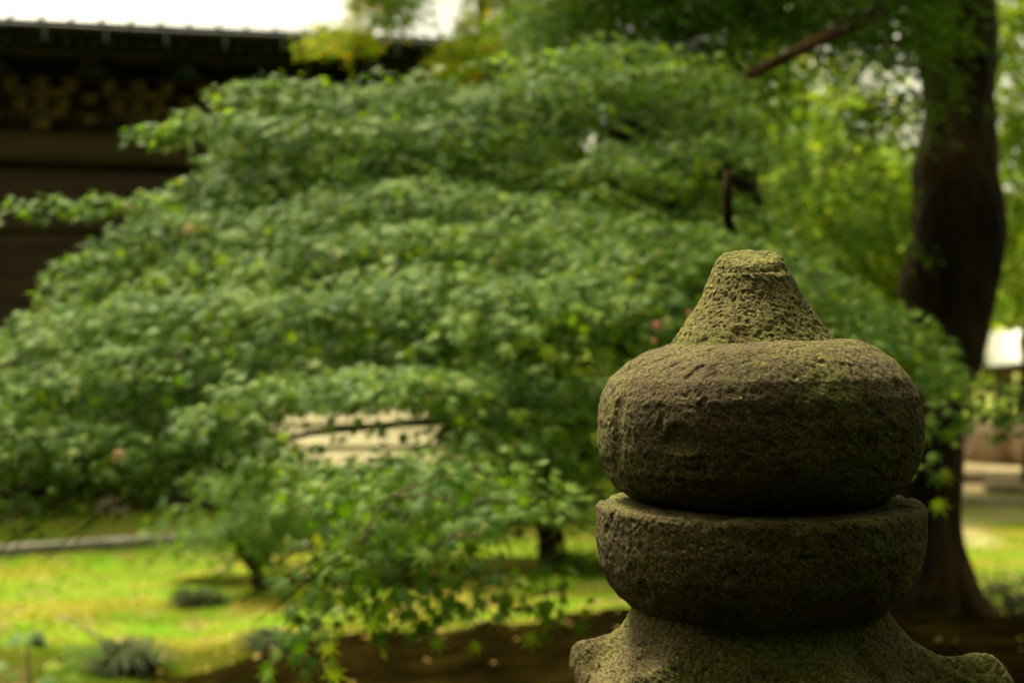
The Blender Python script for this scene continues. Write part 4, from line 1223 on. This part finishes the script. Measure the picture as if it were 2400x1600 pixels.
small_tree('turning_maple', 'tall maple with yellowing leaves hanging in front of the hall roof', 'tree', b3,
           scatter([(735, 115), (725, 85), (800, 50), (850, -40), (1000, -60), (960, 20), (920, 60), (860, 100), (840, 80), (780, 105)], 26, 9.6, 10.2) + scatter([(1110, -60), (1095, 60), (1030, 130), (1040, 155), (1140, 160), (1150, 100), (1130, 20), (1200, -60)], 22, 9.6, 10.2) + scatter([(1130, -30), (1600, -60), (1560, 60), (1300, 50), (1200, 20)], 22, 9.8, 10.6) + scatter([(1130, 10), (1440, -10), (1420, 110), (1210, 110)], 30, 8.6, 9.6) + scatter([(820, -60), (900, -300), (1500, -320), (1650, -60)], 40, 9.6, 11.0),
           [b3 + [0, 0, -0.1], P(1300, 1340, 10.5), P(1290, 1250, 10.5), P(1270, 1100, 10.5), P(1290, 800, 10.4), P(1190, 400, 10.3), P(1128, 60, 10.2), P(1120, -250, 10.1)], [0.19, 0.13, 0.10, 0.095, 0.085, 0.05, 0.03, 0.02], M['leaf_turning'], 0.052, 105, L_=(0.12, 0.2))
# green crown behind the maple's right half, same lawn
b4 = at_ground(1505, 1310)
small_tree('leafy_tree', 'bright green leafy tree between the maple and the stone lantern', 'tree', b4,
           scatter([(1100, 1180), (1080, 950), (1200, 860), (1400, 820), (1640, 880), (1700, 1100), (1500, 1220), (1300, 1215)], 100, 10.0, 11.5),
           [b4 + [0, 0, -0.1], P(1500, 1250, 11.0), P(1480, 1100, 11.0), P(1440, 950, 11.0)], [0.09, 0.07, 0.06, 0.03], M['leaf_yellowgreen'], 0.06, 70)
# low bush by the trunk of the turning maple
def bush(name, label, cat, c, r, n, lm, size, flat=0.8):
    O = np.array([c[0], c[1], gz(c[0], c[1])]); t = empty(name, O); tag(t, label, cat)
    d = norm(rng.normal(0, 1, (n, 3))); d[:, 2] = np.abs(d[:, 2])
    p = d * r * rng.uniform(0.35, 1, (n, 1)) * np.array([1, 1, flat])
    leaf_cloud('foliage', p, d + rng.normal(0, .4, (n, 3)) + [0, 0, .4], d + rng.normal(0, .4, (n, 3)) - [0, 0, .5], size * rng.uniform(.7, 1.2, n), lm, t)
    mb = MB()
    for k in range(7):
        a = random.uniform(0, 6.28); mb.tube([(0, 0, -0.03), (math.cos(a) * r * .3, math.sin(a) * r * .3, r * .4), (math.cos(a) * r * .6, math.sin(a) * r * .6, r * flat * .7)], [.008, .006, .003], 5, False)
    mb.build('stems', M['twig'], t)
bush('low_bush', 'low leafy bush at the foot of the yellowing maple', 'bush', at_ground(1352, 1345), 0.26, 420, M['leaf_deep'], 0.05)
bush('dark_bush', 'dark low bush in shade right of the thick trunk', 'bush', P(2385, 800, 8.6), 0.42, 800, M['tuft'], 0.06)

# ---- far trees behind
FS = [
    ('far_tree', 'pale green sunlit tree seen between the maple and the thick trunk', (1960, 17.0), [(1780, 700), (1760, 480), (1830, 400), (1990, 340), (2160, 330), (2230, 500), (2180, 700)], 170, 14.5, 17.5, M['leaf_far']),
    ('far_tree', 'bushy yellow green tree at the upper right edge', (2430, 16.0), [(2300, 620), (2290, 300), (2310, -200), (2800, -260), (2900, 300), (2700, 640), (2420, 680)], 280, 12.5, 16.0, M['leaf_yellowgreen']),
    ('far_tree', 'tall tree whose leaves fill the top above the pale gap', (1800, 22.0), [(1560, 320), (1500, -200), (1700, -500), (2200, -500), (2420, -200), (2330, 90), (2160, 120), (2060, 60), (1900, 110), (1800, 200), (1700, 330)], 190, 18.0, 23.0, M['leaf_far']),
    ('far_tree', 'dark green tree beyond the lawn, lowest of the crowns left of the thick trunk', (1850, 26.0), [(1600, 880), (1580, 560), (1760, 470), (2000, 480), (2250, 520), (2350, 700), (2300, 840), (2000, 900)], 150, 21.0, 27.0, M['leaf_far']),
    ('far_tree', 'rounded tree above the white shelter roof', (2400, 27.0), [(2240, 760), (2230, 560), (2350, 470), (2550, 480), (2700, 620), (2620, 780), (2400, 790)], 110, 24.0, 28.0, M['leaf_far']),
    ('far_tree', 'sparse tree farthest back whose crown lets pale sky through', (1980, 34.0), [(1700, 420), (1740, 220), (1880, 120), (2060, 130), (2150, 260), (2120, 420), (1900, 460)], 46, 30.0, 34.0, M['leaf_far']),
    ('far_tree', 'leafy backdrop tree just right of the hall behind the maple', (1600, 19.0), [(1480, 900), (1500, 300), (1560, 150), (1800, 420), (1830, 800), (1700, 950)], 130, 16.5, 19.0, M['leaf_far']),
]
for nm, lab, (px, Y), poly, n, ya_, yb2, lm in FS:
    b = P(px, 800, Y); b[2] = 0
    k = Y / 16.0
    small_tree(nm, lab, 'tree', b, scatter(poly, n, ya_, yb2), [b + [0, 0, -0.2], b + [0.1, 0, 0.8 * k], b + [-0.05, 0, 1.7], b + [0.1, 0, 2.6]], [0.22, 0.17, 0.15, 0.1], lm, 0.11 * k, 60, L_=(0.45 * k, 0.7 * k), simple=True, group='trees in the distance')
# wood behind everything: closes the horizon
nw = 30000
wx = rng.uniform(-60, 90, nw); wy = 48 + rng.uniform(0, 14, nw)
hh = 9.5 + 3.0 * vnoise(np.stack([wx, wx * 0, wx * 0], -1), 0.11, 90) + 2 * vnoise(np.stack([wx, wx * 0, wx * 0], -1), 0.35, 91)
wz = hh * rng.uniform(0, 1, nw) ** 0.8
wp = np.stack([wx, wy, wz], -1)
o = leaf_cloud('distant_wood', wp, rng.normal(0, .5, (nw, 3)) + [0, -.5, .8], rng.normal(0, 1, (nw, 3)), rng.uniform(.45, .95, nw), M['leaf_far'], None, simple=True)
tag(o, 'hazy mass of distant green woodland behind everything', 'wood')
# unseen trees behind the camera, made dense and tall to cut front light
nw = 34000
a = rng.uniform(R(160), R(378), nw); rr = rng.uniform(6, 12, nw)
wp = np.stack([np.cos(a) * rr + 1, np.sin(a) * rr, rng.uniform(0, 1, nw) * (5.5 + 4.5 * sstep(R(195), R(230), a))], -1)
o = leaf_cloud('shade_grove', wp, rng.normal(0, .6, (nw, 3)) + [0, 0, .8], rng.normal(0, 1, (nw, 3)), rng.uniform(.3, .6, nw), M['leaf_deep'], None, simple=True)
tag(o, 'unseen dense green trees behind the camera, shaped to block front light', 'wood')

# ================================================================== GROUND PLANTS AND LITTER
def tuft(label, c, r, h, n):
    O = np.array([c[0], c[1], gz(c[0], c[1])]); v = []; f = []
    for i in range(n):
        a = random.uniform(0, 6.28); b = random.uniform(0.15, 1); l = h * random.uniform(.25, 1.2); q = np.array([math.cos(a), math.sin(a), 0]); s = np.array([-q[1], q[0], 0]) * random.uniform(.003, .006)
        p0 = q * r * .6 * random.random(); p1 = p0 + q * r * b * .5 + np.array([0, 0, l * .8]); p2 = p0 + q * r * b + np.array([0, 0, l * (1 - .75 * b)])
        k = len(v); v += [p0 - s, p0 + s, p1 + s, p1 - s, p2]
        f += [(k, k + 1, k + 2), (k, k + 2, k + 3), (k + 3, k + 2, k + 4)]
    o = link('grass_tuft', np_mesh('grass_tuft', v, f, np.repeat(rng.uniform(0, 1, n), 5)), M['tuft']); o.location = O
    tag(o, label, 'grass tuft')
tuft('dark low tuft of grass on the lawn left of the slender trunk', at_ground(462, 1415), 0.19, 0.09, 420)
tuft('dark spiky tuft of grass at the bottom left', at_ground(292, 1580), 0.22, 0.15, 420)
tuft('small dark tuft at the edge of the dark ground, bottom middle', at_ground(632, 1545), 0.18, 0.09, 300)

sd = empty('seedling', (*at_ground(75, 1640)[:2], 0)); SO = np.array([*at_ground(75, 1640)[:2], 0])
tag(sd, 'broad leaved young plant at the bottom left corner', 'plant')
mb = MB(); YS = SO[1]
mb.tube([(0, 0, 0), rel(P(68, 1570, YS), SO), rel(P(60, 1495, YS), SO)], [.006, .005, .003], 6)
mb.tube([rel(P(70, 1600, YS), SO), rel(P(110, 1560, YS), SO), rel(P(190, 1525, YS), SO)], [.004, .003, .002], 6); mb.build('stem', M['twig'], sd)
lsd = np_mesh('leaf', SV * [1, 1.25, 1], SF); lsd.materials.append(M['leaf_grey'])
lsd2 = np_mesh('leaf', SV * [1, 1.25, 1], SF); lsd2.materials.append(M['leaf_yellowgreen'])
for px, py, s, dx, mm in ((60, 1490, .13, 1, 0), (60, 1488, .12, -1, 0), (70, 1480, .09, .3, 0), (20, 1555, .10, -1, 0), (100, 1560, .11, 1, 1), (150, 1545, .10, .5, 1), (190, 1520, .13, 1, 1), (185, 1510, .10, -.3, 1), (90, 1590, .12, 1, 0), (50, 1580, .10, -1, 1), (150, 1585, .11, 1, 1), (120, 1600, .10, -.6, 0)):
    one_leaf(P(px, py, YS), np.array([random.uniform(-.3, .3), -.45, .9]), np.array([dx, random.uniform(-.5, .3), -.25]), s, sd, SO, (lsd, lsd2)[mm])
mb = MB(); q = at_ground(290, 1560)
mb.tube([np.array([q[0], q[1], -.02]), P(285, 1525, q[1]), P(210, 1478, q[1] + .05), P(160, 1455, q[1] + .1), P(133, 1435, q[1] + .1)], [.009, .008, .007, .005, .003], 6)
tag(mb.build('bare_twig', M['pink_wood'], None, True), 'thin bare twig arching out of the dark tuft', 'twig')

def ground_scatter(name, n, box, size, mt, label, cat, up=0.008, flat=True, dens=None):
    x = rng.uniform(box[0], box[1], n); y = rng.uniform(box[2], box[3], n)
    if dens is not None: k = dens(x, y) > rng.uniform(0, 1, n); x, y = x[k], y[k]
    n = len(x); z_ = ground_z(x, y) + up
    fl = np.stack([x, y, x * 0 + .37], -1)
    z_ = z_ + 0.012 * vnoise(fl, 2.3, 3) + 0.008 * vnoise(fl, 9, 4)
    p = np.stack([x, y, z_], -1)
    nn = np.tile([0, 0, 1.0], (n, 1)) + rng.normal(0, .25 if flat else 1.2, (n, 3))
    tt = rng.normal(0, 1, (n, 3)) + (np.array([0, 0, 0]) if flat else np.array([0, 0, 2.0]))
    o = leaf_cloud(name, p, nn, tt, size * rng.uniform(.6, 1.3, n), mt, None, simple=not flat)
    tag(o, label, cat); return o
ground_scatter('fallen_leaves', 2600, (-5.2, 4.5, 5.4, 12.5), 0.036, M['litter'], 'yellow and tan fallen leaves strewn over the lawn and mound', 'fallen leaves', dens=lambda x, y: np.clip(0.55 + 1.1 * vnoise(np.stack([x, y, x * 0], -1), 1.4, 33), 0, 1) * np.where((y < 7.1) | (x > 1), 0.35, 1.0))
ground_scatter('moss_tufts', 42000, (-5.0, 5.5, 7.6, 12.4), 0.022, M['moss_blade'], 'short bright moss and grass covering the lawn', 'grass', 0.0, False,
               lambda x, y: (1 - 0.9 * np.maximum(*(np.exp(-(((x - a) / 0.9) ** 2 + ((y - b) / .35) ** 2)) for a, b in ((-1.35, 9.9), (-0.4, 10.65))))) * (y > 7.6))
